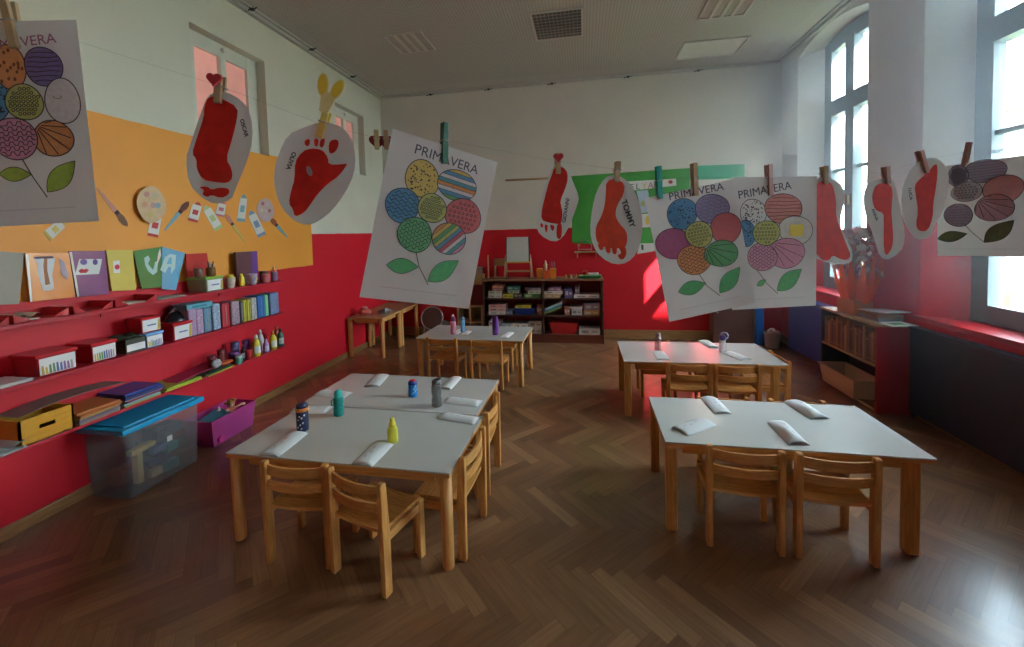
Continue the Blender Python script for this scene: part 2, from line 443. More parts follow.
b = MB(); b.tube([(0, 0, 0), (.1, 0, 1.2), (0, .1, 2.6)], [.18, .14, .1]); b.build('trunk', wood('bark', (.10, .07, .05), (.18, .13, .09)), tree)
b = MB(); rr = random.Random(3)
for k in range(900):
    p = Vector((rr.gauss(0, 1), rr.gauss(0, 1), rr.gauss(0, 1))); p = p.normalized()*rr.uniform(.4, 1)**.5*1.1; p.z = p.z*1.0+3.0
    a = Euler((rr.uniform(0, 6), rr.uniform(0, 6), rr.uniform(0, 6))).to_matrix()
    b.face([p+a @ Vector(q) for q in ((-.07, 0, 0), (0, -.035, 0), (.07, 0, 0), (0, .035, 0))])
b.build('foliage', mat('leaves', (.12, .26, .05), .7, transl=.3), tree, recalc=False)

# radiator covers under the tall windows
def cover(y0, y1, xf, top, m, label):
    o = thing('radiator_cover', label, 'radiator cover', (XR, (y0+y1)/2, 0)); h = (y1-y0)/2; d = xf-XR
    b = MB(); b.span((d, -h, .04), (d+.02, h, top-.025)); b.build('panel', m, o, bevel=.003)
    b = MB(); b.span((d-.012, -h-.005, top-.025), (-.002, h+.005, top)); b.build('top', m, o, bevel=.004)
    b = MB(); b.span((d+.015, -h+.0, .0), (-.022, -h+.02, top-.025)); b.span((d+.015, h-.02, .0), (-.022, h, top-.025)); b.build('side', m, o)
    return o
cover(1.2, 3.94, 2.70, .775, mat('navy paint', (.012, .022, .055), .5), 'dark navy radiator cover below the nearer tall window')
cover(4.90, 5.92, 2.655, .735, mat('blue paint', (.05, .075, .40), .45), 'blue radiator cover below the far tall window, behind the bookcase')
# ------------------------------------------------------------------ tables and chairs
BE1, BE2 = (.47, .195, .042), (.74, .37, .105)      # beech
M_bz, M_bx, M_by = (wood('beech '+a, BE1, BE2, a) for a in 'ZXY')
M_top = mat('grey white laminate', (.54, .53, .49), .22, noise=.015)
TH_T = .50
def make_table(name, label, cx, cy, L, W, rotz=0, H=TH_T, round_leg=True, group='white topped low tables', top=None, ins=(.034, .034, .034)):
    t = thing(name, label, 'table', (cx, cy, 0), rotz, group)
    b = MB(); b.box((0, 0, H-.0045), (L, W, .009)); b.build('tabletop', top or M_top, t, bevel=.003)
    b = MB(); b.box((0, 0, H-.009-.009), (L-.001, W-.001, .018)); b.build('edge_band', M_bx, t, bevel=.002)
    for s in (-1, 1):
        b = MB(); b.box((0, s*(W/2-.06), H-.027-.028), (L-.2, .02, .056)); b.build('apron', M_bx, t)
        b = MB(); b.box((s*(L/2-.06), 0, H-.027-.028), (.02, W-.2, .056)); b.build('apron', M_by, t)
    for sx in (-1, 1):
        for sy in (-1, 1):
            b = MB(); z1 = H-.027
            if round_leg: b.lathe([(.027, 0), (.029, .006), (.031, z1)], n=20)
            else: b.box((0, 0, z1/2), (.057, .057, z1))
            b.build('leg', M_bz, t, loc=((L/2-ins[1]) if sx > 0 else -(L/2-ins[0]), sy*(W/2-ins[2]), 0), bevel=0 if round_leg else .008)
    return t
T1 = make_table('low_table', 'front table of the left pair, with navy, teal and yellow bottles on it', -1.292, 2.160, 1.28, .625, R(-1.2))
T2 = make_table('low_table', 'rear table of the left pair, with blue and grey bottles on it', -1.325, 2.793, 1.28, .625, R(-1.2))
T3 = make_table('low_table', 'small group table near the dark shelf unit with a purple bottle at its right', -1.255, 4.585, 1.22, .65, R(-2))
T4 = make_table('low_table', 'nearest table on the right with four folded napkins and no bottle', 1.043, 2.567, 1.255, .615, R(-.6), round_leg=False, ins=(.034, .09, .03))
T5 = make_table('low_table', 'right rear table under the two flower drawings, with two clear bottles', 0.985, 3.985, 1.32, .66, R(.5), round_leg=False, ins=(.034, .09, .034))
M_tan = wood('tan laminate', (.34, .20, .10), (.48, .30, .16), 'Y', .35)
make_table('side_table', 'wooden side table by the left wall, the one nearer the camera', -2.96, 5.37, .54, .58, 0, .55, True, 'wooden side tables by the left wall', M_tan)
make_table('side_table', 'wooden side table by the left wall, the one in the back corner', -2.96, 5.985, .54, .62, 0, .55, True, 'wooden side tables by the left wall', M_tan)

def make_chair():
    t = thing('school_chair', 'x', 'chair', (0, 0, 0), 0, 'small beech chairs')
    sh, top = .305, .535
    b = MB()
    for k in range(4):                                    # seat: four planks side by side, dished
        y0 = -.115+k*.0675; n = 6
        for i in range(n):
            xa, xb = -.155+.31*i/n, -.155+.31*(i+1)/n
            za, zb = (sh-.010*(1-(x/.155)**2) for x in (xa, xb))
            b.prism([(xa, y0, za-.016), (xb, y0, zb-.016), (xb, y0, zb), (xa, y0, za)], (0, .065, 0))
    b.build('seat', M_bx, t)
    for s in (-1, 1):
        b = MB(); b.prism([(-.014, -.022, 0), (.014, -.022, 0), (.014, .024, 0), (-.014, .024, 0)], (0, 0, sh)); 
        b.v = []; b.f = []; b.m = []; b.s = []
        side = [(-.020, 0), (.024, 0), (.024, .30), (.008, top-.006), (.002, top), (-.022, top), (-.028, top-.006), (-.024, .30)]
        b.prism([(-.0145, y, z) for y, z in side], (.029, 0, 0))
        b.build('rear_leg', M_bz, t, loc=(s*.1655, -.115, 0), bevel=.004)
        b = MB(); b.box((0, 0, (sh-.004)/2), (.029, .038, sh-.004)); b.build('front_leg', M_bz, t, loc=(s*.1655, .135, 0), bevel=.005)
        b = MB(); b.box((0, 0, 0), (.020, .225, .042)); b.build('side_rail', M_by, t, loc=(s*.1655, .012, sh-.036), bevel=.003)
    b = MB(); b.box((0, 0, 0), (.305, .018, .036)); b.build('front_rail', M_bx, t, loc=(0, .135, sh-.044), bevel=.003)
    for z, h in ((.488, .052), (.412, .046)):             # two curved back slats
        b = MB(); n = 10
        def yy_(x): return -.125-.026*(1-(x/.152)**2)
        for i in range(n):
            xa, xb = -.152+.304*i/n, -.152+.304*(i+1)/n
            b.prism([(xa, yy_(xa), z-h/2), (xb, yy_(xb), z-h/2), (xb, yy_(xb), z+h/2), (xa, yy_(xa), z+h/2)], (0, .011, 0))
        b.build('backrest_slat', M_bx, t)
    return t
CH = [  # x, y, facing angle, label
    (-1.452, 1.895, 2, 'wooden child chair at the near end of the left tables, closer to the shelves'),
    (-1.050, 1.830, -16, 'wooden child chair turned askew at the near end of the left tables'),
    (-.735, 2.095, 86, 'wooden child chair at the right side of the left tables, the one nearer the camera'),
    (-.745, 2.600, 90, 'wooden child chair at the right side of the left tables, the one farther back'),
    (-1.540, 4.325, -4, 'wooden child chair at the purple bottle table, front left one'),
    (-1.035, 4.265, -3, 'wooden child chair at the purple bottle table, front right one'),
    (-1.02, 4.86, 178, 'wooden child chair on the far side of the purple bottle table'),
    (.790, 2.305, -4, 'wooden child chair tucked under the nearest right table, front left one'),
    (1.192, 2.288, -2, 'wooden child chair tucked under the nearest right table, front right one'),
    (.915, 2.815, 183, 'wooden child chair on the far side of the nearest right table, its left one'),
    (1.365, 2.818, 180, 'wooden child chair on the far side of the nearest right table, its right one'),
    (.845, 3.675, -1, 'wooden child chair at the clear bottle table, front left one facing away'),
    (1.215, 3.672, 0, 'wooden child chair at the clear bottle table, front right one facing away'),
    (.69, 4.255, 182, 'wooden child chair on the far side of the clear bottle table, its left one'),
    (1.20, 4.262, 180, 'wooden child chair on the far side of the clear bottle table, its right one'),
    (1.575, 3.930, 92, 'wooden child chair at the right end of the clear bottle table'),
]
proto = make_chair()
for i, (x, y, a, lab) in enumerate(CH):
    o = proto if i == 0 else copy_tree(proto)
    o.location = (x, y, 0); o.rotation_euler.z = R(a); o['label'] = lab
    if 'far side' in lab or 'right end' in lab: o.scale = (.94, .94, .93)      # the smaller size of the same chair

# ------------------------------------------------------------------ folded paper napkins
M_nap = mat('white paper napkin', (.80, .80, .78), .8, noise=.03, transl=.15)
M_npr = mat('pale print on napkin', (.62, .55, .56), .8, noise=.3, scale=40)
def napkin(quad, label, bulge=.022):
    P = [PZ(q[0], q[1], TH_T) for q in quad]              # a-b short end, b-c long side, c-d short end
    a, b_, c, d = P
    cen = (a+b_+c+d)/4; ax = ((c+d)/2-(a+b_)/2); L = min(.25, max(.14, ax.length)); ang = math.atan2(ax.y, ax.x)
    W = min(.125, max(.085, ((b_-a).length+(d-c).length)/2))
    m = MB(); n, nx = 14, 10; rr = random.Random(int(quad[0][0]*10)); ph = rr.uniform(0, 6); crumple = .25 if bulge > .025 else .08
    def top(i, k):
        u, t = -1+2*i/nx, -1+2*k/n
        z = bulge*max(0, 1-abs(t)**2.4)*(1-(.35 if bulge > .025 else .12)*abs(u)**3)
        z *= 1+crumple*math.sin(3*u+ph)*math.cos(2.5*t+ph)
        return Vector((u*L/2*(1-.03*t), t*W/2*(1-.05*u*u), max(.0016, z+.0016)))
    G = [[top(i, k) for k in range(n+1)] for i in range(nx+1)]; base = len(m.v)
    for i in range(nx+1):
        for k in range(n+1): m.v.append(tuple(G[i][k]))
    for i in range(nx+1):
        for k in range(n+1): m.v.append((G[i][k].x, G[i][k].y, max(.0002, G[i][k].z-.0016)))
    N1 = (nx+1)*(n+1); I = lambda i, k, lo=0: base+lo*N1+i*(n+1)+k
    def add(q): m.f.append(q); m.m.append(0); m.s.append(True)
    for i in range(nx):
        for k in range(n): add((I(i, k), I(i+1, k), I(i+1, k+1), I(i, k+1))); add((I(i, k+1, 1), I(i+1, k+1, 1), I(i+1, k, 1), I(i, k, 1)))
    for i in range(nx): add((I(i, 0), I(i, 0, 1), I(i+1, 0, 1), I(i+1, 0))); add((I(i+1, n), I(i+1, n, 1), I(i, n, 1), I(i, n)))
    for k in range(n): add((I(0, k+1), I(0, k+1, 1), I(0, k, 1), I(0, k))); add((I(nx, k), I(nx, k, 1), I(nx, k+1, 1), I(nx, k+1)))
    m.box((.004, 0, .0004), (L*.96, W*.9, .0006))
    for k in range(3):                                    # faint printed motif
        i = 2+2*k; kk = n//2+1-(k % 2)
        m.face([G[i][kk]+Vector((0, 0, .0005)), G[i+1][kk]+Vector((0, 0, .0005)), G[i+1][kk+1]+Vector((0, 0, .0005)), G[i][kk+1]+Vector((0, 0, .0005))], 1)
    o = m.build('napkin', [M_nap, M_npr], loc=(cen.x, cen.y, TH_T+.0003), rotz=ang)
    tag(o, label, 'napkin', 'folded paper napkins on the tables'); return o
NAP = [
 ([(259, 454), (279, 458.5), (305, 436), (292, 431)], 'folded white napkin by the navy bottle, at the near left table corner'),
 ([(350.7, 463.6), (372.7, 468), (394.7, 445.8), (374.6, 440.4)], 'folded white napkin in front of the yellow bottle'),
 ([(364, 389), (375, 389), (389, 376), (378, 371.6)], 'folded white napkin at the far left of the rear left table'),
 ([(316, 397), (321, 389), (352, 392), (347, 400)], 'folded white napkin behind the teal bottle'),
 ([(293.5, 413), (297, 406), (329, 406.4), (330, 414)], 'folded white napkin partly behind the navy bottle'),
 ([(444, 403), (448, 397), (483, 400.6), (480, 408)], 'folded white napkin right of the grey bottle'),
 ([(438, 419), (443.5, 412), (481, 418), (477, 425.7)], 'folded white napkin at the right edge where the left tables meet'),
 ([(441, 389), (449, 391), (460.5, 379), (453, 376)], 'folded white napkin behind the grey bottle'),
 ([(452.5, 334), (457, 335), (463, 330), (459, 329)], 'small folded napkin below the pink bottle'),
 ([(461, 334.5), (467, 335.5), (471, 332), (466, 331)], 'small folded napkin below the pale blue bottle'),
 ([(501, 337), (507, 338.5), (513, 333.5), (508, 332)], 'small folded napkin right of the purple bottle'),
 ([(651.6, 351), (663, 351), (671, 360), (657, 360)], 'flat folded napkin in front of the pinkish bottle'),
 ([(699, 341), (705, 339), (720, 348.5), (712, 350)], 'rolled napkin left of the clear bottle with purple handle'),
 ([(724.6, 354), (733, 352), (751.5, 358.7), (741.8, 362)], 'rolled napkin right of the clear bottle with purple handle'),
 ([(672, 427), (687, 437), (715, 426.4), (700, 417.8)], 'folded napkin at the left front of the nearest right table'),
 ([(700, 398), (717, 398.4), (732, 413.5), (714, 414.5)], 'folded napkin at the left back of the nearest right table'),
 ([(769.7, 423), (783, 421.6), (809.7, 444), (791, 448.7)], 'puffed napkin at the middle front of the nearest right table'),
 ([(785, 403), (798.7, 400), (830, 419), (814, 422)], 'puffed napkin at the right back of the nearest right table'),
]
for q, lab in NAP: napkin(q, lab, .028 if 'puffed' in lab else (.005 if 'flat' in lab else (.010 if 'small' in lab else .015)))

# ------------------------------------------------------------------ drinking bottles
def bottle_at(px, py, label, parts, group='drinking bottles on the tables', name='water_bottle'):
    """parts: (name, material, profile) from the foot up"""
    p = PZ(px, py, TH_T)
    t = thing(name, label, 'bottle', (p.x, p.y, TH_T), 0, group)
    for nm, m, prof in parts: 
        b = MB(); b.lathe(prof, n=22); b.build(nm, m, t)
    return t
M_navy = mat('navy plastic', (.018, .025, .07), .35); M_ora = mat('orange plastic', (.75, .22, .03), .4)
M_teal = mat('teal plastic', (.01, .28, .24), .25, alpha=.85); M_teal2 = mat('teal cap', (.01, .36, .30), .35)
M_yel = mat('yellow clear plastic', (.80, .75, .08), .2, alpha=.72, transl=.3); M_yel2 = mat('yellow cap', (.85, .72, .05), .35)
M_blu = mat('blue plastic', (.01, .17, .50), .3); M_dblu = mat('dark blue plastic', (.02, .06, .25), .35); M_rd = mat('red plastic', (.55, .02, .03), .35)
M_gry = mat('smoke grey plastic', (.16, .17, .16), .15, alpha=.62); M_gry2 = mat('grey cap', (.13, .13, .12), .4)
M_wht = mat('white print', (.75, .75, .74), .6)
t = bottle_at(303, 430, 'navy drinking bottle with an orange band below its cap', [
    ('body', M_navy, [(.031, 0), (.034, .004), (.034, .118), (.031, .124)]), ('band', M_ora, [(.0345, .120), (.0355, .123), (.0355, .138), (.0345, .141)]),
    ('cap', M_navy, [(.033, .141), (.033, .150), (.028, .163), (.018, .168)])])
b = MB()
for k, (a, z) in enumerate(((-80, .095), (-60, .085), (-95, .075), (-50, .055), (-75, .045), (-100, .030), (-65, .022), (-35, .10))):
    M = Matrix.Rotation(R(a), 3, 'Z'); q = [M @ Vector((.0344, y, z+dz)) for y, dz in ((-.006, -.002), (.002, -.006), (.007, .003), (-.001, .007))]; b.face(q)
b.build('print', M_wht, t)
t = bottle_at(339, 415, 'teal drinking bottle with a rounded cap and pinched waist', [
    ('body', M_teal, [(.028, 0), (.032, .004), (.032, .055), (.0285, .062), (.0285, .068), (.031, .074), (.031, .105), (.026, .118)]),
    ('cap', M_teal2, [(.025, .112), (.025, .120), (.0255, .146), (.021, .160), (.010, .167)])])
b = MB(); b.tube([(-.026, -.01, .112), (-.040, -.012, .10), (-.041, -.012, .07), (-.032, -.008, .06)], .005); b.build('strap', M_teal2, t)
bottle_at(393, 442, 'translucent yellow drinking bottle with a yellow cap', [
    ('body', M_yel, [(.026, 0), (.030, .004), (.029, .03), (.030, .06), (.026, .082), (.017, .095)]), ('cap', M_yel2, [(.019, .092), (.019, .108), (.014, .114), (.0125, .134), (.008, .138)])])
t = bottle_at(413, 396, 'small blue drinking bottle with a red and blue lid', [
    ('body', M_blu, [(.028, 0), (.031, .004), (.031, .045), (.029, .055), (.031, .066), (.031, .090)]), ('cap', M_dblu, [(.032, .088), (.032, .104), (.026, .112)]), ('lid', M_rd, [(.024, .110), (.022, .117), (.012, .121)])])
b = MB()
for a, z in ((-40, .04), (-50, .06), (-20, .05), (-65, .03), (-30, .075)):
    M = Matrix.Rotation(R(a), 3, 'Z'); b.face([M @ Vector((.0316, y, z+dz)) for y, dz in ((-.008, -.008), (.006, -.004), (.008, .008), (-.004, .006))])
b.build('print', mat('pale blue print', (.25, .50, .62), .5), t)
t = bottle_at(437, 406, 'tall smoke grey clear drinking bottle with a spout lid', [
    ('body', M_gry, [(.030, 0), (.034, .004), (.034, .045), (.030, .062), (.030, .075), (.034, .095), (.033, .135), (.027, .152)]), ('lid', M_gry2, [(.029, .148), (.030, .172), (.022, .182)])])
b = MB(); b.tube([(-.01, 0, .178), (.012, 0, .190), (.036, 0, .196)], .008); b.build('spout', M_gry2, t)
BB = bottle_at(453.5, 334, 'pink drinking bottle on the purple bottle table', [
    ('body', mat('pink plastic', (.75, .30, .42), .3, alpha=.85), [(.027, 0), (.031, .005), (.030, .06), (.031, .10), (.024, .13)]), ('lid', mat('plum lid', (.25, .04, .14), .35), [(.025, .125), (.025, .155), (.016, .17)]), ('teat', mat('pink white', (.8, .55, .6), .4), [(.012, .168), (.012, .185), (.006, .19)])])
BB.scale = (1.08, 1.08, 1.22)
BB = bottle_at(463, 331.5, 'pale blue drinking bottle beside the pink one', [
    ('body', mat('pale blue plastic', (.18, .42, .62), .3, alpha=.85), [(.024, 0), (.027, .005), (.022, .05), (.026, .09), (.020, .115)]), ('lid', mat('steel blue lid', (.12, .25, .42), .35), [(.022, .112), (.021, .135), (.010, .145)])])
BB.scale = (1.08, 1.08, 1.22)
BB = bottle_at(495.5, 334.5, 'tall purple drinking bottle near the right end of its table', [
    ('body', mat('purple plastic', (.14, .02, .26), .3), [(.030, 0), (.034, .005), (.034, .14), (.030, .15)]), ('lid', mat('dark purple lid', (.08, .012, .15), .35), [(.031, .148), (.031, .172), (.024, .182)])])
BB.scale = (1.05, 1.05, 1.2)
bottle_at(658, 349.5, 'slim pinkish clear bottle on the right rear table', [
    ('body', mat('pinkish clear plastic', (.62, .40, .40), .12, alpha=.55), [(.026, 0), (.031, .005), (.031, .10), (.027, .12)]), ('cap', mat('pink grey cap', (.30, .18, .20), .4), [(.026, .118), (.026, .150), (.018, .158)])])
t = bottle_at(722.5, 352, 'clear bottle with a purple carry handle on the right rear table', [
    ('body', mat('clear plastic', (.72, .72, .75), .1, alpha=.35), [(.026, 0), (.031, .005), (.031, .105), (.026, .12)]), ('lid', mat('violet lid', (.12, .07, .28), .35), [(.029, .116), (.030, .150), (.020, .160)])])
b = MB(); b.tube([(.028, 0, .12), (.046, 0, .135), (.050, 0, .158), (.035, 0, .178), (.008, 0, .182), (-.014, 0, .17)], .006); b.build('handle', mat('lilac handle', (.45, .40, .60), .4), t)
# ------------------------------------------------------------------ wall shelves on the left
M_shelf = mat('red shelf paint', (.46, .010, .022), .38, noise=.08)
M_shelf_d = mat('red bracket paint', (.36, .008, .018), .45)
XS = -3.00
SH = (1.235, .908, .565)
S_Y0, S_Y1 = .2, 3.66
for z, lab in zip(SH, ('top red wall shelf with envelopes, trays and pots', 'middle red wall shelf with red crayon boxes and pencil cases', 'lowest red wall shelf with folders and paint bottles')):
    t = thing('wall_shelf', lab, 'shelf', (XL, 0, z), 0, 'red wall shelves')
    b = MB(); b.span((.001, S_Y0, -.022), (XS-XL, S_Y1, 0)); b.build('board', M_shelf, t, bevel=.003)
    for y in (1.32, 2.235, 3.15):
        b = MB(); b.span((.001, y-.006, -.08), (.010, y+.006, -.022)); b.build('bracket', M_shelf_d, t)

def cen(pts): return sum((Vector(p) for p in pts), Vector())/len(pts)
def card_x(name, label, cat, quad, X, th, m, deco=(), group=None, zmin=None, mats=None):
    """flat piece standing against the left wall, facing the room; deco = [(picture polygon, material index)]"""
    P = [PX(a, b_, X) for a, b_ in quad]
    if zmin is not None: P = [Vector((p.x, p.y, max(zmin, p.z))) for p in P]
    o = cen(P); b = MB(); b.prism([p-o for p in P], (-th, 0, 0))
    for k, (pts, mi) in enumerate(deco): b.face([PX(a, c, X)+Vector((.0010+.0004*k, 0, 0))-o for a, c in pts], mi)
    return tag(b.build(name, mats or [m], loc=o), label, cat, group)
def sbox(x0, yb, yt, x1, Xf, yb1=None):
    a = PX(x0, yb, Xf); c = PX(x0, yt, Xf); e = PX(x1, yb1 if yb1 else yb, Xf)
    return a.y, e.y, c.z-a.z
Z1, Z2, Z3 = SH
M_film = mat('clear film edge', (.72, .68, .60), .2)
# plastic envelopes leaning along the back of the top shelf
Xe = -3.20
def ring(cx, cy, rx, ry, n=12): return [(cx+rx*math.cos(2*PI*k/n), cy+ry*math.sin(2*PI*k/n)) for k in range(n)]
M_grb = mat('grey beige board', (.36, .33, .26), .6); M_eor = mat('orange envelope', (.72, .26, .05), .22); M_epu = mat('purple envelope', (.25, .09, .20), .2)
M_eye = mat('yellow envelope', (.66, .52, .10), .25); M_egr = mat('green envelope', (.06, .24, .07), .2); M_ebl = mat('sky blue envelope', (.16, .42, .58), .2); M_ere = mat('red envelope', (.55, .05, .04), .25)
M_cw = mat('white card', (.72, .70, .66), .6); M_dk = mat('dark marker', (.05, .02, .03), .6); M_lip = mat('lip red', (.55, .02, .03), .5); M_eyeb = mat('violet marker', (.16, .08, .28), .5); M_mint = mat('mint card', (.42, .62, .55), .5)
card_x('folder', 'grey beige folder standing on the top shelf at the left picture edge', 'folder', [(-6, 305), (19, 304), (24, 253), (-4, 251)], Xe, .01, M_grb, zmin=Z1+.001)
card_x('plastic_envelope', 'orange plastic envelope with a striped curved paper strip on the top shelf', 'envelope', [(30, 302), (75, 297), (69, 253), (25, 253)], Xe, .008, M_eor,
       [([(34, 259), (44, 258), (43, 265), (45, 285), (52, 284), (53, 290), (43, 291), (38, 275), (37, 263)], 1), ([(47, 259), (55, 258), (52, 275), (54, 289), (50, 289), (47, 275)], 1), ([(44, 258), (47, 258), (47, 270), (50, 284), (46, 285), (44, 270)], 2), ([(59, 258), (64, 262), (68, 275), (67, 280), (61, 274)], 3), ([(33, 257), (53, 256), (53, 258), (34, 259)], 4), ([(25, 254), (28, 254), (32, 301), (30, 302)], 5)],
       group='plastic envelopes on the top shelf', zmin=Z1+.001, mats=[M_eor, M_cw, mat('brown stripe', (.40, .16, .06), .6), mat('pale violet card', (.50, .40, .45), .6), M_dk, M_film])
card_x('plastic_envelope', 'purple plastic envelope with a paper face of two eyes and red lips', 'envelope', [(77, 297), (109, 294), (105, 251), (69, 251)], Xe, .008, M_epu,
       [([(75, 275), (79, 259), (102, 259), (99, 274)], 1), (ring(83.5, 262, 3.6, 3), 2), (ring(95, 262, 2.6, 3), 2), ([(78, 271), (81, 268.5), (84, 269.5), (86, 268.5), (89, 270), (86, 273), (80, 273)], 3), ([(69, 252), (71.5, 252), (79, 296), (77, 297)], 4)],
       group='plastic envelopes on the top shelf', zmin=Z1+.001, mats=[M_epu, M_cw, M_eyeb, M_lip, M_film])
card_x('plastic_envelope', 'yellow plastic envelope with a small red flower sticker', 'envelope', [(112, 291), (136, 290), (133, 250), (106, 250)], Xe, .008, M_eye,
       [([(113.5, 273), (113, 261), (119.5, 260.5), (120, 273)], 1), (ring(117, 267, 2.6, 2.6), 2)], group='plastic envelopes on the top shelf', zmin=Z1+.001, mats=[M_eye, M_cw, M_lip])
card_x('plastic_envelope', 'green plastic envelope with a pale Y shaped strip, beside the blue one', 'envelope', [(142, 289), (163, 287), (161, 247), (133, 251)], Xe, .008, M_egr,
       [([(144, 258), (148, 255.5), (150, 259), (148, 264), (153, 270), (155, 262), (158, 261), (157, 272), (153, 275), (148, 271), (145, 265)], 1), ([(158, 254), (160, 248), (161, 255), (156, 268)], 2)], group='plastic envelopes on the top shelf', zmin=Z1+.001, mats=[M_egr, M_mint, M_film])
card_x('plastic_envelope', 'sky blue plastic envelope with a pale A shaped strip', 'envelope', [(162, 289), (176, 290), (185, 253), (162, 246.5)], Xe+.004, .008, M_ebl,
       [([(160, 270), (165, 257), (170, 254), (176, 255), (175, 268), (171, 274), (171, 267), (168, 267), (165, 273)], 1), ([(166.5, 264), (169, 258), (171.5, 257), (171.5, 264)], 2)], group='plastic envelopes on the top shelf', zmin=Z1+.001, mats=[M_ebl, M_mint, M_ebl])
card_x('plastic_envelope', 'red plastic envelope behind the green lidded box', 'envelope', [(187, 288), (212, 286), (207, 253), (186, 254)], Xe-.01, .008, M_ere, group='plastic envelopes on the top shelf', zmin=Z1+.001)
# red letter trays at the front of the top shelf
M_tray = mat('red tray plastic', (.50, .012, .018), .3); M_pap = mat('sheet paper', (.62, .56, .46), .75)
def tray(x0, yb, x1, yb1, label):
    y0, y1 = PX(x0, yb, -3.02).y, PX(x1, yb1, -3.02).y
    t = thing('paper_tray', label, 'tray', (-3.11, (y0+y1)/2, Z1), 0, 'red trays on the top shelf'); L = (y1-y0)/2; D = .10; h = .048
    b = MB(); b.span((-D, -L, 0), (D, L, .004)); b.span((-D, -L, 0), (-D+.004, L, h)); b.span((-D, -L, 0), (D, -L+.004, h)); b.span((-D, L-.004, 0), (D, L, h))
    for s in (-1, 1): b.prism([(D-.004, s*L, 0), (D-.004, s*L*.35, 0), (D-.004, s*L*.55, h*.4), (D-.004, s*L, h)], (.004, 0, 0))
    b.build('body', M_tray, t)
    return t
tray(-30, 325, 8, 322, 'red paper tray on the top shelf at the left picture edge')
tray(12, 322, 68, 314, 'red paper tray on the top shelf in front of the striped envelope')
tray(72, 313, 112, 307, 'red paper tray on the top shelf in front of the face envelope')
tray(114, 306, 156, 300, 'red paper tray on the top shelf in front of the yellow envelope')
def sheet_pile(name, label, x0, yb, x1, yb1, Xf, D, z, n, m, cat='papers', curl=False, group=None, ang=0):
    y0, y1 = PX(x0, yb, Xf).y, PX(x1, yb1, Xf).y; L = (y1-y0)
    t = MB(); rr = random.Random(int(x0*7+yb))
    for k in range(n):
        M = Matrix.Rotation(R(ang+rr.uniform(-3, 3)), 3, 'Z'); t.box((rr.uniform(-.006, .006), rr.uniform(-.006, .006), .001+k*.0024), (D, L, .0016), 0, M)
    if curl:
        for k in range(8):
            a, b_ = -L/2+L*k/8, -L/2+L*(k+1)/8
            f = lambda y: .012+n*.0024+.018*math.sin((y/L+.5)*PI*1.6)**2
            t.prism([(-D/2, a, f(a)), (-D/2, b_, f(b_)), (-D/2, b_, f(b_)+.0012), (-D/2, a, f(a)+.0012)], (D, 0, 0))
    return tag(t.build(name, m, loc=(Xf-D/2, (y0+y1)/2, z)), label, cat, group)
sheet_pile('paper_sheets', 'curled cream sheet lying in a red tray by the striped envelope', 14, 318, 40, 315, -3.03, .15, Z1+.0045, 3, M_pap, curl=True)
sheet_pile('paper_sheets', 'pale sheets in the red tray below the yellow envelope', 120, 303, 146, 299, -3.03, .14, Z1+.0045, 3, M_pap)
sheet_pile('paper_sheets', 'greyish papers lying flat below the blue envelope', 158, 298, 186, 294, -3.02, .16, Z1+.0005, 4, mat('grey papers', (.42, .36, .30), .7))
# boxes with a separate lid and label
M_rl = mat('red lid plastic', (.58, .015, .02), .28); M_rbody = mat('red box plastic', (.48, .012, .018), .3, alpha=.9)
M_lab = mat('white label', (.76, .74, .70), .6)
LABC = [mat('label %d' % i, c, .6, noise=.1) for i, c in enumerate(((.55, .38, .06), (.12, .30, .10), (.10, .16, .32), (.26, .14, .30), (.45, .30, .28)))]
def lid_box(label, x0, yb, yt, x1, yb1, Xf, D, z, body, lid, crayons=True, cat='box', name='lidded_box', group='lidded craft boxes on the shelves', lidh=.018, zoff=0, lab=True):
    y0, y1, h = sbox(x0, yb, yt, x1, Xf, yb1); L = (y1-y0)/2
    t = thing(name, label, cat, (Xf-D/2, (y0+y1)/2, z+zoff), 0, group)
    b = MB(); b.box((0, 0, (h-lidh)/2), (D-.012, 2*L-.012, h-lidh), taper=.94); b.build('body', body, t, bevel=.006)
    b = MB(); b.box((0, 0, h-lidh/2), (D, 2*L, lidh)); b.build('lid', lid, t, bevel=.005)
    if lab:
        b = MB(); xx = D/2-.0045; lw, l0, l1 = L*.84, .01, h-lidh-.006
        b.prism([(xx, -lw, l0), (xx, lw, l0), (xx, lw, l1), (xx, -lw, l1)], (.0012, 0, 0))
        if crayons:
            n = 9; rr = random.Random(int(x0))
            for k in range(n):
                ya, yb_ = -lw*.9+1.8*lw*k/n, -lw*.9+1.8*lw*(k+.8)/n; hh = l0+(l1-l0)*(.45+.2*rr.random())
                b.face([(xx+.0016, ya, l0+.003), (xx+.0016, yb_, l0+.003), (xx+.0016, (ya+yb_)/2+.002, hh), (xx+.0016, ya, hh-.003)], 1+k*5//n)
        else:
            b.face([(xx+.0016, -lw*.5, (l0+l1)/2-.004), (xx+.0016, lw*.5, (l0+l1)/2-.004), (xx+.0016, lw*.5, (l0+l1)/2+.006), (xx+.0016, -lw*.5, (l0+l1)/2+.006)], 3)
            b.face([(xx+.0016, lw*.62, l0+.002), (xx+.0016, lw*.98, l0+.002), (xx+.0016, lw*.98, l1-.004), (xx+.0016, lw*.75, l1-.008)], 1)
        b.build('label', [M_lab]+LABC, t)
    return t, h
lid_box('clear box with a bright green lid and white label on the top shelf', 207, 292, 277, 225, 289, -3.02, .20, Z1, mat('smoky clear box', (.30, .30, .16), .2), mat('lime lid', (.25, .50, .06), .3), False)
GB = PX(207, 277, -3.02).z                                          # top of that box
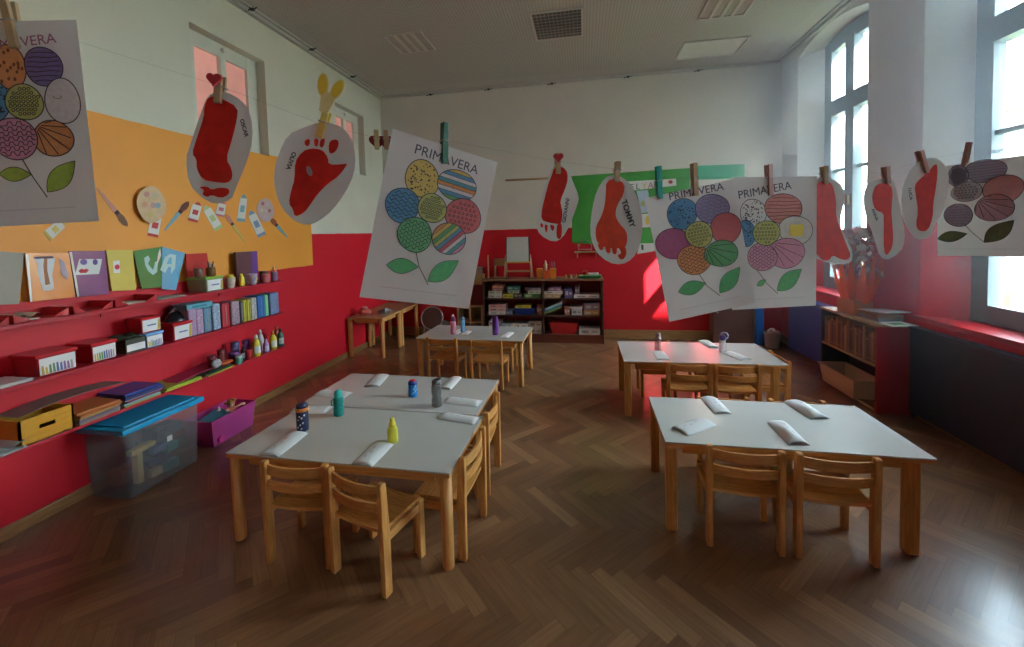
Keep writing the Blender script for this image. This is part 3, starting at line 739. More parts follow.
# pots, cups and a book further along the top shelf
def pot(label, px, py, Xc, z, prof, m, name='pot', cat='pot', group='pots and cups on the top shelf'):
    y = PX(px, py, Xc).y; t = thing(name, label, cat, (Xc, y, z), 0, group)
    b = MB(); b.lathe(prof, n=18); b.build('body', m, t); return t
M_brown = mat('brown glaze', (.16, .07, .04), .35); M_amber = mat('amber glass', (.22, .12, .04), .15, alpha=.8)
def lidh(): return PX(207, 277, -3.02).z-Z1
gz = Z1+(PX(207, 277, -3.02).z-PX(207, 292, -3.02).z)
t = pot('brown pot holding brushes, on the green lid', 211, 276, -3.09, gz, [(.028, 0), (.034, .01), (.034, .06), (.030, .075)], M_amber)
t.name = 'brush_pot'
for k in range(9):
    a = k*2.4; x, y = .018*math.cos(a), .018*math.sin(a); b = MB()
    b.tube([(x*.5, y*.5, .01), (x*1.3, y*1.3, .10+.012*(k % 3))], .0035, 6); b.build('brush', mat('brush handle', (.55, .52, .48), .5) if k % 2 else M_dk, t)
pot('dark brown pot left of the brush pot, on the green lid', 199, 277, -3.11, gz, [(.026, 0), (.035, .012), (.036, .05), (.026, .07), (.028, .076)], M_brown)
t = pot('pale cup with a yellow lid right of the green lidded box', 230.5, 288, -3.06, Z1, [(.030, 0), (.034, .01), (.042, .085), (.042, .09)], mat('pale marbled cup', (.50, .40, .32), .4, noise=.3, scale=40))
b = MB(); b.lathe([(.030, .09), (.034, .096), (.030, .112), (.012, .12)], n=16); b.build('lid', mat('yellow lid', (.68, .50, .05), .4), t)
t = pot('slim yellow bottle standing behind the two pale cups', 242, 285, -3.10, Z1, [(.020, 0), (.024, .006), (.022, .07), (.012, .09), (.010, .11)], M_yel2, 'glue_bottle', 'bottle')
t = pot('lilac cup with a yellow and blue flower print on the top shelf', 252.5, 284, -3.05, Z1, [(.030, 0), (.036, .008), (.044, .095), (.048, .10)], mat('lilac cup', (.42, .30, .40), .4, noise=.2, scale=30))
b = MB()
for a, dz, c in ((0, .05, 0), (-30, .045, 1), (25, .055, 1), (-12, .03, 0)):
    M = Matrix.Rotation(R(a), 3, 'Z'); b.face([M @ Vector((.0425+dz*.06, y, dz+z)) for y, z in ring(0, 0, .011, .013, 8)], c)
b.build('print', [mat('yellow print', (.70, .55, .10), .5), mat('blue print', (.16, .32, .58), .5)], t)
y0, y1, h = sbox(238, 284, 251, 259, -3.17, 281)
t = thing('book', 'dark purple and brown book standing upright on the top shelf', 'book', (-3.185, (y0+y1)/2, Z1))
b = MB(); L = (y1-y0)/2; b.span((-.014, -L, 0), (.014, L, h)); b.build('cover', [mat('brown purple cover', (.13, .045, .05), .4)], t, bevel=.002)
b = MB(); b.span((.0141, L*.35, .002), (.0155, L*.98, h-.003)); b.build('spine_band', mat('violet cover', (.16, .05, .26), .4), t)
pot('coral pink cup beside the pen cup at the end of the top shelf', 266, 280.5, -3.05, Z1, [(.032, 0), (.036, .006), (.037, .075), (.034, .08)], mat('coral cup', (.52, .12, .12), .4))
pot('brown pot behind the coral cup on the top shelf', 264, 278, -3.13, Z1, [(.032, 0), (.038, .006), (.040, .10), (.036, .105)], M_brown)
t = pot('patterned pen cup at the far end of the top shelf', 274.5, 278.5, -3.06, Z1, [(.028, 0), (.031, .005), (.032, .085), (.030, .09)], mat('dark floral cup', (.22, .12, .20), .4, noise=.8, scale=60))
for k in range(6):
    a = k*1.3; x, y = .016*math.cos(a), .016*math.sin(a); b = MB(); b.tube([(x*.5, y*.5, .01), (x*1.4, y*1.4, .125+.01*(k % 3))], .0035, 6)
    b.build('pencil', [mat('cream pencil', (.65, .55, .40), .5), mat('crimson pencil', (.45, .05, .12), .5), mat('teal pencil', (.10, .35, .35), .5)][k % 3], t)

# ---- middle shelf
sheet_pile('notebook_pile', 'white edged notebooks lying on the middle shelf at the left picture edge', -8, 391, 33, 379, -3.02, .2, Z2+.0005, 6, M_cw)
lid_box('large red lidded box with a crayon label, leftmost on the middle shelf', 37, 378, 355, 80, 369, -3.02, .20, Z2, M_rbody, M_rl)
lid_box('red lidded box with a crayon label, second from the left on the middle shelf', 92, 366, 346, 119, 358.5, -3.02, .20, Z2, M_rbody, M_rl)
M_green_dk = mat('dark olive felt', (.035, .04, .015), .9, noise=.6, scale=30)
y0, y1, h = sbox(127, 357, 343, 147, -3.03, 351)
t = thing('felt_box', 'dark olive box with a cream label, heaped with dark felt scraps', 'box', (-3.11, (y0+y1)/2, Z2)); L = (y1-y0)/2
b = MB(); b.span((-.08, -L, 0), (.075, L, h)); b.build('body', mat('olive box', (.06, .055, .03), .6), t, bevel=.003)
b = MB(); b.span((.0755, -L*.9, .012), (.077, L*.9, h*.62)); b.build('label', M_lab, t)
b = MB(); rr = random.Random(5)
for k in range(16): b.ball((rr.uniform(-.06, .04), rr.uniform(-L*1.0, L*.9), h+rr.uniform(.0, .012)), rr.uniform(.018, .030), 8, squash=(1.2, 1.3, .7))
q = b.build('felt_scraps', M_green_dk, t); q['kind'] = 'stuff'
t = thing('yarn_bundle', 'dark green and brown yarn bundle behind the red crayon boxes', 'yarn', (-3.15, PX(105, 345, -3.15).y, Z2))
b = MB()
for k in range(26):
    a, e = rr.uniform(0, 6.28), rr.uniform(0, .055); b.tube([(e*math.cos(a), -.17+.34*k/26, .03+.02*math.sin(k)), (e*math.cos(a)*.6+.01, -.15+.34*k/26, .075+.02*math.cos(k*2)), (-e*.3, -.11+.34*k/26, .02+.03*rr.random())], .012, 6)
b.build('yarn', mat('moss yarn', (.04, .045, .02), .9, noise=.8, scale=25), t)
t, h2 = lid_box('pale blue lidded box at the bottom of the small stack on the middle shelf', 147, 351, 335.5, 165, 344.5, -3.02, .15, Z2, mat('blue grey box', (.16, .26, .40), .35), mat('light blue lid', (.16, .36, .62), .3), True)
lid_box('small red box with a white label, topmost of the small stack on the middle shelf', 142, 338, 322, 163, 332, -3.03, .14, Z2, M_rl, M_rl, False, zoff=h2+.0005, lidh=.012)
lid_box('red box with a white label left of the pencil cases on the middle shelf', 174, 341, 323, 194, 334.5, -3.02, .16, Z2, M_rbody, M_rl, False)
t = thing('black_bag', 'shiny black rounded bag behind the red boxes on the middle shelf', 'bag', (-3.14, PX(178, 322, -3.14).y, Z2))
b = MB(); b.ball((0, 0, .105), .085, 16, squash=(.9, 1.25, 1.2)); b.build('body', mat('black vinyl', (.02, .018, .018), .2), t)
b = MB(); b.tube([(-.02, -.05, .19), (0, -.02, .225), (.02, .03, .225), (.02, .05, .19)], .008); b.build('strap', mat('grey strap', (.25, .23, .22), .4), t)
PC = [ # x0, yb, yt, x1, colour, speckle, label
 (190, 337, 309, 198, (.42, .26, .38), .5, 'lilac patterned pencil case, first upright one on the middle shelf'),
 (198, 335, 309, 205, (.50, .30, .44), .9, 'pink and violet speckled pencil case left of the teal one'),
 (205, 332.5, 307, 213, (.14, .26, .34), .3, 'teal grey pencil case in the row on the middle shelf'),
 (214, 330, 303.5, 222, (.30, .38, .50), 1.2, 'white and blue floral pencil case beside the red gap'),
 (223, 327, 302, 231, (.48, .02, .03), .05, 'plain red pencil case among the patterned ones'),
 (232.5, 325, 301, 241, (.34, .22, .26), 1.2, 'white, black and red floral pencil case'),
 (241, 322.5, 300, 244.5, (.02, .02, .02), .1, 'black slim pencil case left of the two yellow ones'),
 (244.7, 322, 299.5, 248, (.62, .55, .03), .05, 'yellow edged black pencil case, left of the yellow pair'),
 (248.5, 321, 299, 252, (.60, .52, .05), .1, 'yellow edged black pencil case, right of the yellow pair'),
 (252.5, 320, 297.5, 258, (.46, .42, .36), 1.3, 'cream and black floral pencil case left of the blue one'),
 (258.5, 318.5, 295.5, 266, (.02, .13, .40), .08, 'solid blue pencil case near the end of the row'),
 (266.2, 317, 295, 269.5, (.20, .62, .28), .05, 'bright green edged pencil case beside the blue one'),
 (271, 314.5, 292.5, 280, (.16, .22, .38), .7, 'blue grey pencil case with a red print, last in the row')]
zipm = mat('zip grey', (.35, .34, .33), .4)
for i, (x0, yb, yt, x1, col, nz_, lab) in enumerate(PC):
    y0, y1, h = sbox(x0, yb, yt, x1, -3.03); L = (y1-y0)/2; D = .15; h = min(h, .24)
    t = thing('pencil_case', lab, 'pencil case', (-3.03-D/2, (y0+y1)/2, Z2), 0, 'pencil cases on the middle shelf')
    b = MB(); b.box((0, 0, h/2), (D, 2*L*.96, h)); b.build('body', mat('case %d' % i, col, .45, noise=nz_*.6, scale=70), t, bevel=min(.012, L*.8))
    b = MB(); b.box((D/2+.0005, 0, h/2), (.002, min(.005, L*.6), h*.8)); b.build('zip', zipm if i not in (7, 8) else M_dk, t)
y0, y1, h = sbox(187, 310, 299, 213, -3.04, 306)
t = thing('cyan_box', 'flat turquoise box lying on top of the first pencil cases', 'box', (-3.12, (y0+y1)/2, Z2+.205)); L = (y1-y0)/2
b = MB(); b.span((-.08, -L, .0), (.08, L, .045)); b.build('body', mat('turquoise box', (.10, .36, .42), .35), t, bevel=.004)
b = MB(); b.span((.0803, -L*.6, .014), (.0815, L*.5, .03)); b.build('label', mat('dark teal print', (.04, .18, .24), .5), t)

# ---- lowest shelf
sheet_pile('paper_sheets', 'white curled papers lying left of the yellow box on the lowest shelf', -20, 462, 27, 444, -2.985, .22, Z3+.0005, 5, mat('bluish white paper', (.56, .58, .54), .6), curl=True)
M_ybox = wood('yellow stained wood', (.62, .27, .01), (.72, .35, .015), 'Y', .5)
y0, y1 = PX(20, 447, -3.0).y, PX(75, 430, -3.0).y; h = .145; L = (y1-y0)/2
t = thing('yellow_box', 'yellow wooden box with a slot handle on the lowest shelf', 'box', (-3.12, (y0+y1)/2, Z3))
b = MB(); b.span((-.11, -L, 0), (.12, L, .008))
b.span((-.11, -L, 0), (-.10, L, h)); b.span((-.11, -L, 0), (.12, -L+.01, h)); b.span((-.11, L-.01, 0), (.12, L, h))
sw, sz = .036, .011
b.span((.11, -L, 0), (.12, L, h*.55-sz)); b.span((.11, -L, h*.55+sz), (.12, L, h)); b.span((.11, -L, h*.55-sz), (.12, -sw, h*.55+sz)); b.span((.11, sw, h*.55-sz), (.12, L, h*.55+sz))
b.build('body', M_ybox, t)
b = MB(); b.span((-.09, -L+.02, .009), (.09, L-.02, .05)); tag(b.build('cardboard', mat('brown scrap card', (.10, .06, .04), .8), loc=(-3.12, (y0+y1)/2, Z3)), 'brown card scraps inside the yellow slot handled box', 'cardboard')
def slab_pile(name, label, x0, yb, x1, yb1, Xf, D, z, layers, cat, group, ang=0, tilt=0):
    """a pile of thin folders, one mesh per pile layer colour"""
    y0, y1 = PX(x0, yb, Xf).y, PX(x1, yb1, Xf).y; L = y1-y0; out = []; zz = z+.0005; rr = random.Random(int(x0+yb))
    for i, (m, th, lab) in enumerate(layers):
        a = ang+rr.uniform(-4, 4); b = MB(); M = Matrix.Rotation(R(a), 3, 'Z')
        b.box((0, 0, th/2), (D, L*rr.uniform(.9, 1), th*.96), 0, M)
        o = b.build(name, m, loc=(Xf-D/2+rr.uniform(-.008, .008), (y0+y1)/2+rr.uniform(-.012, .012), zz), bevel=.0015); tag(o, lab, cat, group); zz += th
        out.append(o)
    return out
F = lambda n, c, r=.4: mat('folder '+n, c, r)
gf = 'folders piled on the lowest shelf'
slab_pile('folder', '', 78, 428, 122, 413, -2.99, .24, Z3, [(F('tan', (.34, .20, .10)), .010, 'tan folder at the bottom of the pile beside the yellow box'), (F('grey', (.24, .20, .20)), .012, 'grey folder second from the bottom beside the yellow box'), (F('violet', (.20, .13, .20)), .014, 'dull violet folder in the pile beside the yellow box'),
          (F('mustard', (.40, .26, .06)), .010, 'mustard folder in the pile beside the yellow box'), (F('rust', (.45, .12, .03)), .012, 'rust orange folder upper in the pile beside the yellow box'), (F('orange', (.52, .16, .03)), .016, 'bright orange folder on top of the pile beside the yellow box')], 'folder', gf)
y0, y1 = PX(14, 430, -3.1).y, PX(122, 390, -3.1).y
b = MB(); L = (y1-y0)/2
for k in range(8):
    ya, yb_ = -L+2*L*k/8, -L+2*L*(k+1)/8; f = lambda y: .035*math.sin((y/L+1)*PI/2)*.6
    b.prism([(-.10, ya, f(ya)), (-.10, yb_, f(yb_)), (-.10, yb_, f(yb_)+.004), (-.10, ya, f(ya)+.004)], (.17, 0, 0))
tag(b.build('cardboard_sheet', mat('brown grey cardboard', (.26, .17, .14), .8), loc=(-3.13, (y0+y1)/2, Z3+.148)), 'large bent brown cardboard sheet lying across the yellow box', 'cardboard')
slab_pile('folder', '', 125, 408, 163, 392, -2.99, .24, Z3, [(F('yellow ochre', (.42, .30, .04)), .010, 'ochre folder at the bottom of the pile under the blue folder'), (F('mint', (.25, .42, .40)), .016, 'pale mint box file in the pile under the blue folder'), (F('maroon', (.22, .02, .05)), .012, 'maroon folder in the pile under the blue folder'), (F('mauve', (.30, .18, .20)), .010, 'mauve folder in the pile under the blue folder'),
          (F('navy', (.03, .04, .16)), .022, 'navy blue folder upper in the pile by the blue bin lid'), (F('blue', (.025, .06, .28)), .016, 'royal blue folder on top of the pile by the blue bin lid')], 'folder', gf, 2)
slab_pile('folder', '', 166, 388, 204, 375, -2.99, .24, Z3, [(F('lemon', (.55, .52, .03)), .008, 'lemon yellow folder at the bottom, right of the blue folder'), (F('lime', (.28, .40, .03)), .016, 'lime green folder lying flat, right of the blue folder')], 'folder', gf, -3)
slab_pile('folder', '', 204, 376, 234, 365, -2.99, .20, Z3, [(F('lime edge', (.50, .52, .05)), .008, 'yellow green folder lying nearest the paint bottles'), (F('forest', (.03, .06, .03)), .014, 'dark green folder on top of the yellow green one')], 'folder', gf, 3)
y0, y1 = PX(172, 374, -3.08).y, PX(226, 358, -3.08).y
b = MB(); L = (y1-y0)/2; b.box((0, 0, .004), (.19, 2*L, .007)); o = b.build('card_folder', mat('crimson card', (.30, .008, .06), .45), loc=(-3.13, (y0+y1)/2, Z3+.030), bevel=.002)
o.rotation_euler = (R(3), R(-2), 0); tag(o, 'wide crimson card folder lying over the lime folders', 'folder', gf)
t = thing('orange_case', 'orange soft case lying at the end of the folders', 'case', (-3.05, PX(225, 362, -3.05).y, Z3+.023))
b = MB(); b.ball((0, 0, .018), .05, 14, squash=(.8, 1.5, .36)); b.build('body', mat('orange fabric', (.62, .11, .03), .6), t)
def paint_bottle(px, py, Xc, h, r, col, lab, capcol, labelcol=None, name='paint_bottle', cat='paint bottle', shape=0):
    y = PX(px, py, Xc).y; t = thing(name, lab, cat, (Xc, y, Z3), 0, 'paint bottles and jars on the lowest shelf')
    b = MB(); b.lathe([(r*.92, 0), (r, .006), (r, h*.55), (r*.80, h*.68), (r*.5, h*.78), (r*.42, h*.80)] if shape == 0 else [(r*.92, 0), (r, .005), (r, h*.7), (r*.9, h*.78)], n=18)
    b.build('body', mat('paint %s' % (col,), col, .3, noise=.1), t)
    b = MB(); b.lathe([(r*.46, h*.79), (r*.46, h*.92), (r*.25, h)] if shape == 0 else [(r*.98, h*.76), (r*1.0, h*.78), (r*1.0, h), (r*.9, h*1.01)], n=14); b.build('cap', mat('cap %s' % (capcol,), capcol, .4), t)
    if labelcol:
        b = MB(); n = 8; rl = r+.0012
        for k in range(n):
            a0, a1 = R(-75+150*k/n), R(-75+150*(k+1)/n)
            b.face([(rl*math.cos(a0), rl*math.sin(a0), h*.14), (rl*math.cos(a1), rl*math.sin(a1), h*.14), (rl*math.cos(a1), rl*math.sin(a1), h*.48), (rl*math.cos(a0), rl*math.sin(a0), h*.48)], 0, True)
        b.build('label', mat('paint label %s' % (labelcol,), labelcol, .6, noise=.2, scale=50), t, recalc=False)
    return t
paint_bottle(257, 358, -3.04, .20, .034, (.66, .52, .03), 'large yellow paint bottle with a white label, front one on the lowest shelf', (.62, .58, .40), (.66, .66, .62))
paint_bottle(266.5, 354, -3.05, .125, .026, (.50, .26, .52), 'lilac paint bottle between the two yellow ones', (.60, .40, .62), (.60, .45, .62))
paint_bottle(273.5, 351.5, -3.05, .185, .033, (.66, .50, .03), 'large yellow paint bottle with an orange cap, farther one on the lowest shelf', (.70, .16, .03), (.62, .60, .50))
paint_bottle(281, 349, -3.06, .18, .030, (.02, .10, .07), 'dark green paint bottle at the end of the lowest shelf', (.04, .06, .04), (.42, .45, .40))
paint_bottle(277, 346, -3.13, .20, .030, (.50, .05, .03), 'red paint bottle behind the orange capped yellow one', (.66, .12, .03))
paint_bottle(261, 350, -3.13, .21, .030, (.55, .52, .50), 'white paint bottle behind the front yellow one', (.62, .60, .62))
paint_bottle(249.5, 361, -3.03, .085, .027, (.46, .02, .025), 'small red pot in front of the yellow paint bottle', (.50, .02, .025), shape=1)
paint_bottle(239, 364, -3.01, .075, .028, (.10, .30, .24), 'small jar with a teal body and white lid at the shelf edge', (.55, .52, .48), (.08, .34, .22), shape=1)
paint_bottle(243.5, 355, -3.07, .135, .022, (.03, .02, .03), 'black paint bottle with a white label', (.03, .02, .02), (.60, .60, .62))
paint_bottle(234, 354, -3.08, .10, .045, (.08, .02, .12), 'wide dark purple tub on the lowest shelf', (.10, .03, .15), shape=1)
paint_bottle(246, 345, -3.14, .15, .034, (.14, .03, .18), 'purple paint jar behind the black bottle', (.12, .03, .16), shape=1)
paint_bottle(235, 345, -3.15, .16, .034, (.10, .12, .26), 'slate blue paint jar behind the dark purple tub', (.08, .10, .22), shape=1)
paint_bottle(212, 357, -3.08, .13, .034, (.20, .03, .03), 'brownish red jar at the left of the paint things', (.16, .02, .03), shape=1)
paint_bottle(221, 352, -3.10, .15, .030, (.24, .05, .04), 'rust red jar beside the patterned pouch', (.20, .03, .03), shape=1)
t = thing('floral_pouch', 'black and white patterned pouch in front of the red jars', 'pouch', (-3.03, PX(216, 358, -3.03).y, Z3+.03))
b = MB(); b.ball((0, 0, .035), .04, 14, squash=(.7, 1.1, .85)); b.build('body', mat('black white floral', (.30, .28, .27), .6, noise=1.3, scale=110), t)
b = MB(); b.tube([(0, -.035, .06), (.01, 0, .072), (0, .035, .06)], .004); b.build('zip', zipm, t)

# ---- cut-outs glued on the orange wall
Xo = XL+.004
M_pl = mat('pale palette card', (.62, .42, .24), .7, noise=.12, scale=30); M_ptw = mat('white cut paper', (.66, .62, .55), .7)
PT = [mat('poster %d' % i, c, .7) for i, c in enumerate(((.55, .05, .05), (.20, .36, .40), (.58, .42, .10), (.55, .25, .18), (.18, .09, .06), (.40, .35, .45), (.45, .50, .20)))]
def W(a, b_): return (90+a*.205, 170+b_*.205)
def paper_tube(a0, a1, w, accent, label):
    (x0, y0), (x1, y1) = W(*a0), W(*a1); dx, dy = x1-x0, y1-y0; l = math.hypot(dx, dy); nx, ny = -dy/l*w*.205/2, dx/l*w*.205/2
    P = lambda t, s: (x0+dx*t+nx*s, y0+dy*t+ny*s)
    card_x('paper_paint_tube', label, 'paper cut-out', [P(0, -.35), P(0, .35), P(.18, 1), P(1, 1.1), P(1, -1.1), P(.18, -1)], Xo, .002, M_ptw,
           [([P(.88, 1.05), P(1, 1.1), P(1, -1.1), P(.88, -1.05)], 1), ([P(.4, .6), P(.65, .6), P(.65, -.6), P(.4, -.6)], 1), ([P(0, -.35), P(0, .35), P(.14, .8), P(.14, -.8)], 1)], 'paper paint tubes on the orange wall', mats=[M_ptw, accent])
def paper_brush(a0, a1, w, handle, tip, label):
    (x0, y0), (x1, y1) = W(*a0), W(*a1); dx, dy = x1-x0, y1-y0; l = math.hypot(dx, dy); nx, ny = -dy/l*w*.205/2, dx/l*w*.205/2
    P = lambda t, s: (x0+dx*t+nx*s, y0+dy*t+ny*s)
    card_x('paper_brush', label, 'paper cut-out', [P(0, -.25), P(0, .25), P(.5, .7), P(.66, .6), P(.8, 1.1), P(.92, .9), P(1, 0), P(.92, -.7), P(.8, -1), P(.66, -.6), P(.5, -.7)], Xo, .002, handle,
           [([P(.66, .6), P(.8, 1.1), P(.92, .9), P(1, 0), P(.92, -.7), P(.8, -1), P(.66, -.6)], 1), ([P(.6, .66), P(.68, .7), P(.68, -.7), P(.6, -.66)], 2)], 'paper brushes on the orange wall', mats=[handle, tip, M_dk])
paper_brush((35, 88), (185, 275), 32, PT[3], mat('brown tip', (.22, .10, .05), .7), 'pink paper brush with a brown tip, leftmost on the orange wall')
paper_brush((365, 295), (482, 152), 30, PT[1], mat('dark brown tip', (.16, .05, .03), .7), 'teal paper brush pointing up on the orange wall')
paper_brush((758, 352), (658, 214), 22, PT[2], mat('salmon tip', (.50, .20, .13), .7), 'yellow paper brush with a salmon tip on the orange wall')
paper_brush((962, 328), (880, 236), 24, PT[1], mat('rust tip', (.36, .09, .03), .7), 'teal paper brush with a rust tip, rightmost on the orange wall')
def palette(cx, cy, rx, ry, label, m, off, shade):
    pts = [W(cx+rx*math.cos(t)*(1+.10*math.sin(2*t+.5)), cy+ry*math.sin(t)) for t in [2*PI*k/24 for k in range(24)]]
    deco = [([W(cx+u*rx+px_*rx*.22, cy+v*ry+py_*ry*.16) for px_, py_ in arc2(0, 0, 1, 1, 8)], i+1) for i, (u, v) in enumerate(((-.35, -.55), (.25, -.5), (.45, .05), (-.5, .0), (-.15, .55), (.1, .05)))]
    card_x('paper_palette', label, 'paper cut-out', pts, Xo+off, .003, m, deco, 'paper palettes on the orange wall', mats=[m]+[mat('%s blot %d' % (label[:5], i), c, .7) for i, c in enumerate(shade)])
palette(300, 168, 68, 90, 'large cream paper palette with pastel paint blots on the orange wall', M_pl, .03, ((.55, .25, .22), (.50, .42, .30), (.25, .38, .42), (.60, .30, .20), (.55, .45, .15), (.48, .28, .30)))
palette(856, 196, 40, 58, 'small lilac paper palette at the right of the orange wall', mat('lilac palette card', (.52, .36, .34), .7), .004, ((.45, .12, .14), (.55, .40, .42), (.40, .12, .12), (.58, .45, .40), (.50, .40, .50), (.55, .42, .36)))
paper_tube((330, 210), (305, 325), 50, PT[0], 'white paper paint tube with red trim below the large palette')
paper_tube((528, 158), (500, 250), 46, PT[0], 'white paper paint tube with red trim below the footprint')
paper_tube((562, 176), (630, 288), 40, PT[6], 'cream paper paint tube with green trim below the footprint')
paper_tube((648, 155), (632, 225), 40, mat('rose trim', (.50, .14, .22), .7), 'white paper paint tube with rose trim beside the salmon tipped brush')
paper_tube((752, 120), (735, 252), 36, PT[1], 'white paper paint tube with blue trim standing upright')
paper_tube((782, 200), (840, 322), 40, mat('grey blue trim', (.22, .28, .42), .7), 'paper paint tube with yellow and grey blue trim, right of the upright one')
paper_tube((-125, 250), (-210, 325), 50, PT[2], 'white paper paint tube with yellow trim below the leftmost drawing')
# ------------------------------------------------------------------ back wall
M_dkw = wood('dark stained wood', (.045, .016, .010), (.10, .035, .02), 'X', .4); M_dkz = wood('dark stained wood z', (.045, .016, .010), (.10, .035, .02), 'Z', .4)
M_pine = wood('pale pine', (.40, .25, .11), (.58, .40, .20), 'Z', .5); M_pinex = wood('pale pine x', (.40, .25, .11), (.58, .40, .20), 'X', .5)
UX0, UX1, UY, UTOP = -1.53, .262, 6.0, .955
t = thing('shelf_unit', 'dark wooden open shelf unit full of board games on the back wall', 'shelf', ((UX0+UX1)/2, 6.165, 0))
hw = (UX1-UX0)/2; d0, d1 = UY-6.165, .155; UXM = PY(543, 300, UY).x
b = MB(); b.span((-hw-.01, d0-.012, UTOP-.028), (hw+.01, d1, UTOP)); b.build('top', wood('unit top', (.20, .10, .05), (.34, .19, .10), 'X', .4), t, bevel=.003)
for s in (-1, 1):
    b = MB(); b.span((s*hw-(.022 if s > 0 else 0), d0, 0), (s*hw+(.022 if s < 0 else 0), d1, UTOP-.028)); b.build('side', M_dkz, t)
mid = UXM-(UX0+UX1)/2
b = MB(); b.span((mid-.011, d0, .11), (mid+.011, d1, UTOP-.028)); b.build('divider', M_dkz, t)
UZ = [.128, .416, .668]
for z in UZ[1:]:
    for a, c in ((-hw+.022, mid-.011), (mid+.011, hw-.022)):
        b = MB(); b.span((a, d0+.004, z-.02), (c, d1, z)); b.build('shelf_board', M_dkw, t)
b = MB(); b.span((-hw+.022, d0+.002, .108), (hw-.022, d1, .128)); b.span((-hw+.022, d0+.02, 0), (hw-.022, d0+.035, .108)); b.build('bottom', wood('plinth', (.13, .03, .018), (.2, .055, .03), 'X', .4), t)
b = MB(); b.span((-hw+.022, d1-.008, .128), (hw-.022, d1-.002, UTOP-.028)); b.build('back_panel', mat('unit back', (.24, .012, .016), .6), t)
def U(a, b_): return (470+a*.1367, 270+b_*.1367)
def game(a0, b0, a1, b1, row, col, label, nm='board_game', cat='board game', depth=.22, zbase=None, tilt=0, mark=True):
    """a0,b0 upper left; a1,b1 lower right of the visible box front"""
    (x0, y0), (x1, y1) = U(a0, b0), U(a1, b1)
    P, Q = PY(x0, y0, UY+.03), PY(x1, y1, UY+.03); w = (Q.x-P.x)*.97; h = abs(P.z-Q.z)*.96
    z = zbase if zbase is not None else UZ[row]
    o = MB(); m = mat('game %s' % (col,), col, .5, noise=.15, scale=20)
    c2 = tuple(min(.8, x*.4+.35) for x in col) if sum(col) < .9 else tuple(x*.4 for x in col)
    mk = mat('game mark %s' % (col,), c2, .5)
    o.box((0, depth/2, h/2), (w, depth, h))
    if mark and h > .02: 
        o.face([(-w*.38, -.0012, h*.3), (-w*.05, -.0012, h*.3), (-w*.05, -.0012, h*.7), (-w*.38, -.0012, h*.7)], 1)
        o.face([(w*.1, -.0012, h*.38), (w*.4, -.0012, h*.38), (w*.4, -.0012, h*.6), (w*.1, -.0012, h*.6)], 1)
    q = o.build(nm, [m, mk], loc=((P.x+Q.x)/2, UY+.03, z+.0006), bevel=.002)
    q.rotation_euler.y = R(tilt)
    tag(q, label, cat, 'games on the dark shelf unit'); return z+.0008+h
CR, WH, TN = (.55, .48, .36), (.56, .54, .50), (.40, .24, .12)
z = game(132, 176, 232, 204, 2, WH, 'white game box at the bottom left of the unit\'s top row'); z = game(132, 150, 236, 174, 2, CR, 'cream game box second from below at the left of the top row', zbase=z); z = game(160, 128, 240, 149, 2, (.30, .12, .10), 'maroon game box in the left stack of the top row', zbase=z); game(160, 108, 246, 127, 2, (.55, .20, .12), 'orange red game box on top of the left stack, top row', zbase=z, tilt=2)
z = game(238, 174, 312, 204, 2, (.62, .50, .04), 'yellow game box in the top row of the unit'); z = game(272, 138, 356, 158, 2, (.34, .36, .24), 'olive cream game box under the teal one in the top row', zbase=z+.02) if False else z
z = game(318, 168, 380, 204, 2, (.10, .06, .05), 'dark brown game box between the yellow and green ones, top row'); z = game(276, 138, 356, 160, 2, (.40, .42, .30), 'pale green game box under the teal one, top row', zbase=z); game(266, 98, 362, 130, 2, (.05, .22, .17), 'teal game box on top of the pale green one, top row', zbase=z)
z = game(392, 172, 518, 204, 2, (.08, .26, .08), 'green game box at the bottom beside the divider, top row'); z = game(420, 141, 519, 166, 2, (.50, .50, .40), 'cream game box on the green one, top row', zbase=z); game(400, 104, 520, 126, 2, (.34, .26, .36), 'white and purple game box highest beside the divider, top row', zbase=z)
z = game(542, 174, 662, 204, 2, (.44, .30, .12), 'tan game box just right of the divider, top row'); z = game(542, 143, 678, 166, 2, WH, 'white long game box on the tan one, top row', zbase=z); game(566, 100, 668, 126, 2, (.22, .09, .16), 'plum game box on top, right of the divider', zbase=z)
game(690, 130, 750, 204, 2, (.10, .08, .22), 'violet blue square box in the top row'); z = game(756, 176, 950, 204, 2, (.58, .50, .48), 'long white game box at the right end of the top row'); game(766, 112, 802, 172, 2, (.28, .16, .16), 'greyish red box standing on the long white one', zbase=z)
z = game(134, 304, 264, 328, 1, WH, 'white game box at the bottom left of the middle row'); z = game(134, 272, 262, 300, 1, (.52, .32, .28), 'pink game box second in the left stack, middle row', zbase=z); game(134, 240, 258, 266, 1, (.50, .26, .22), 'salmon game box on top of the left stack, middle row', zbase=z)
game(266, 296, 312, 326, 1, (.16, .26, .40), 'small blue white box beside the blue basket, middle row')
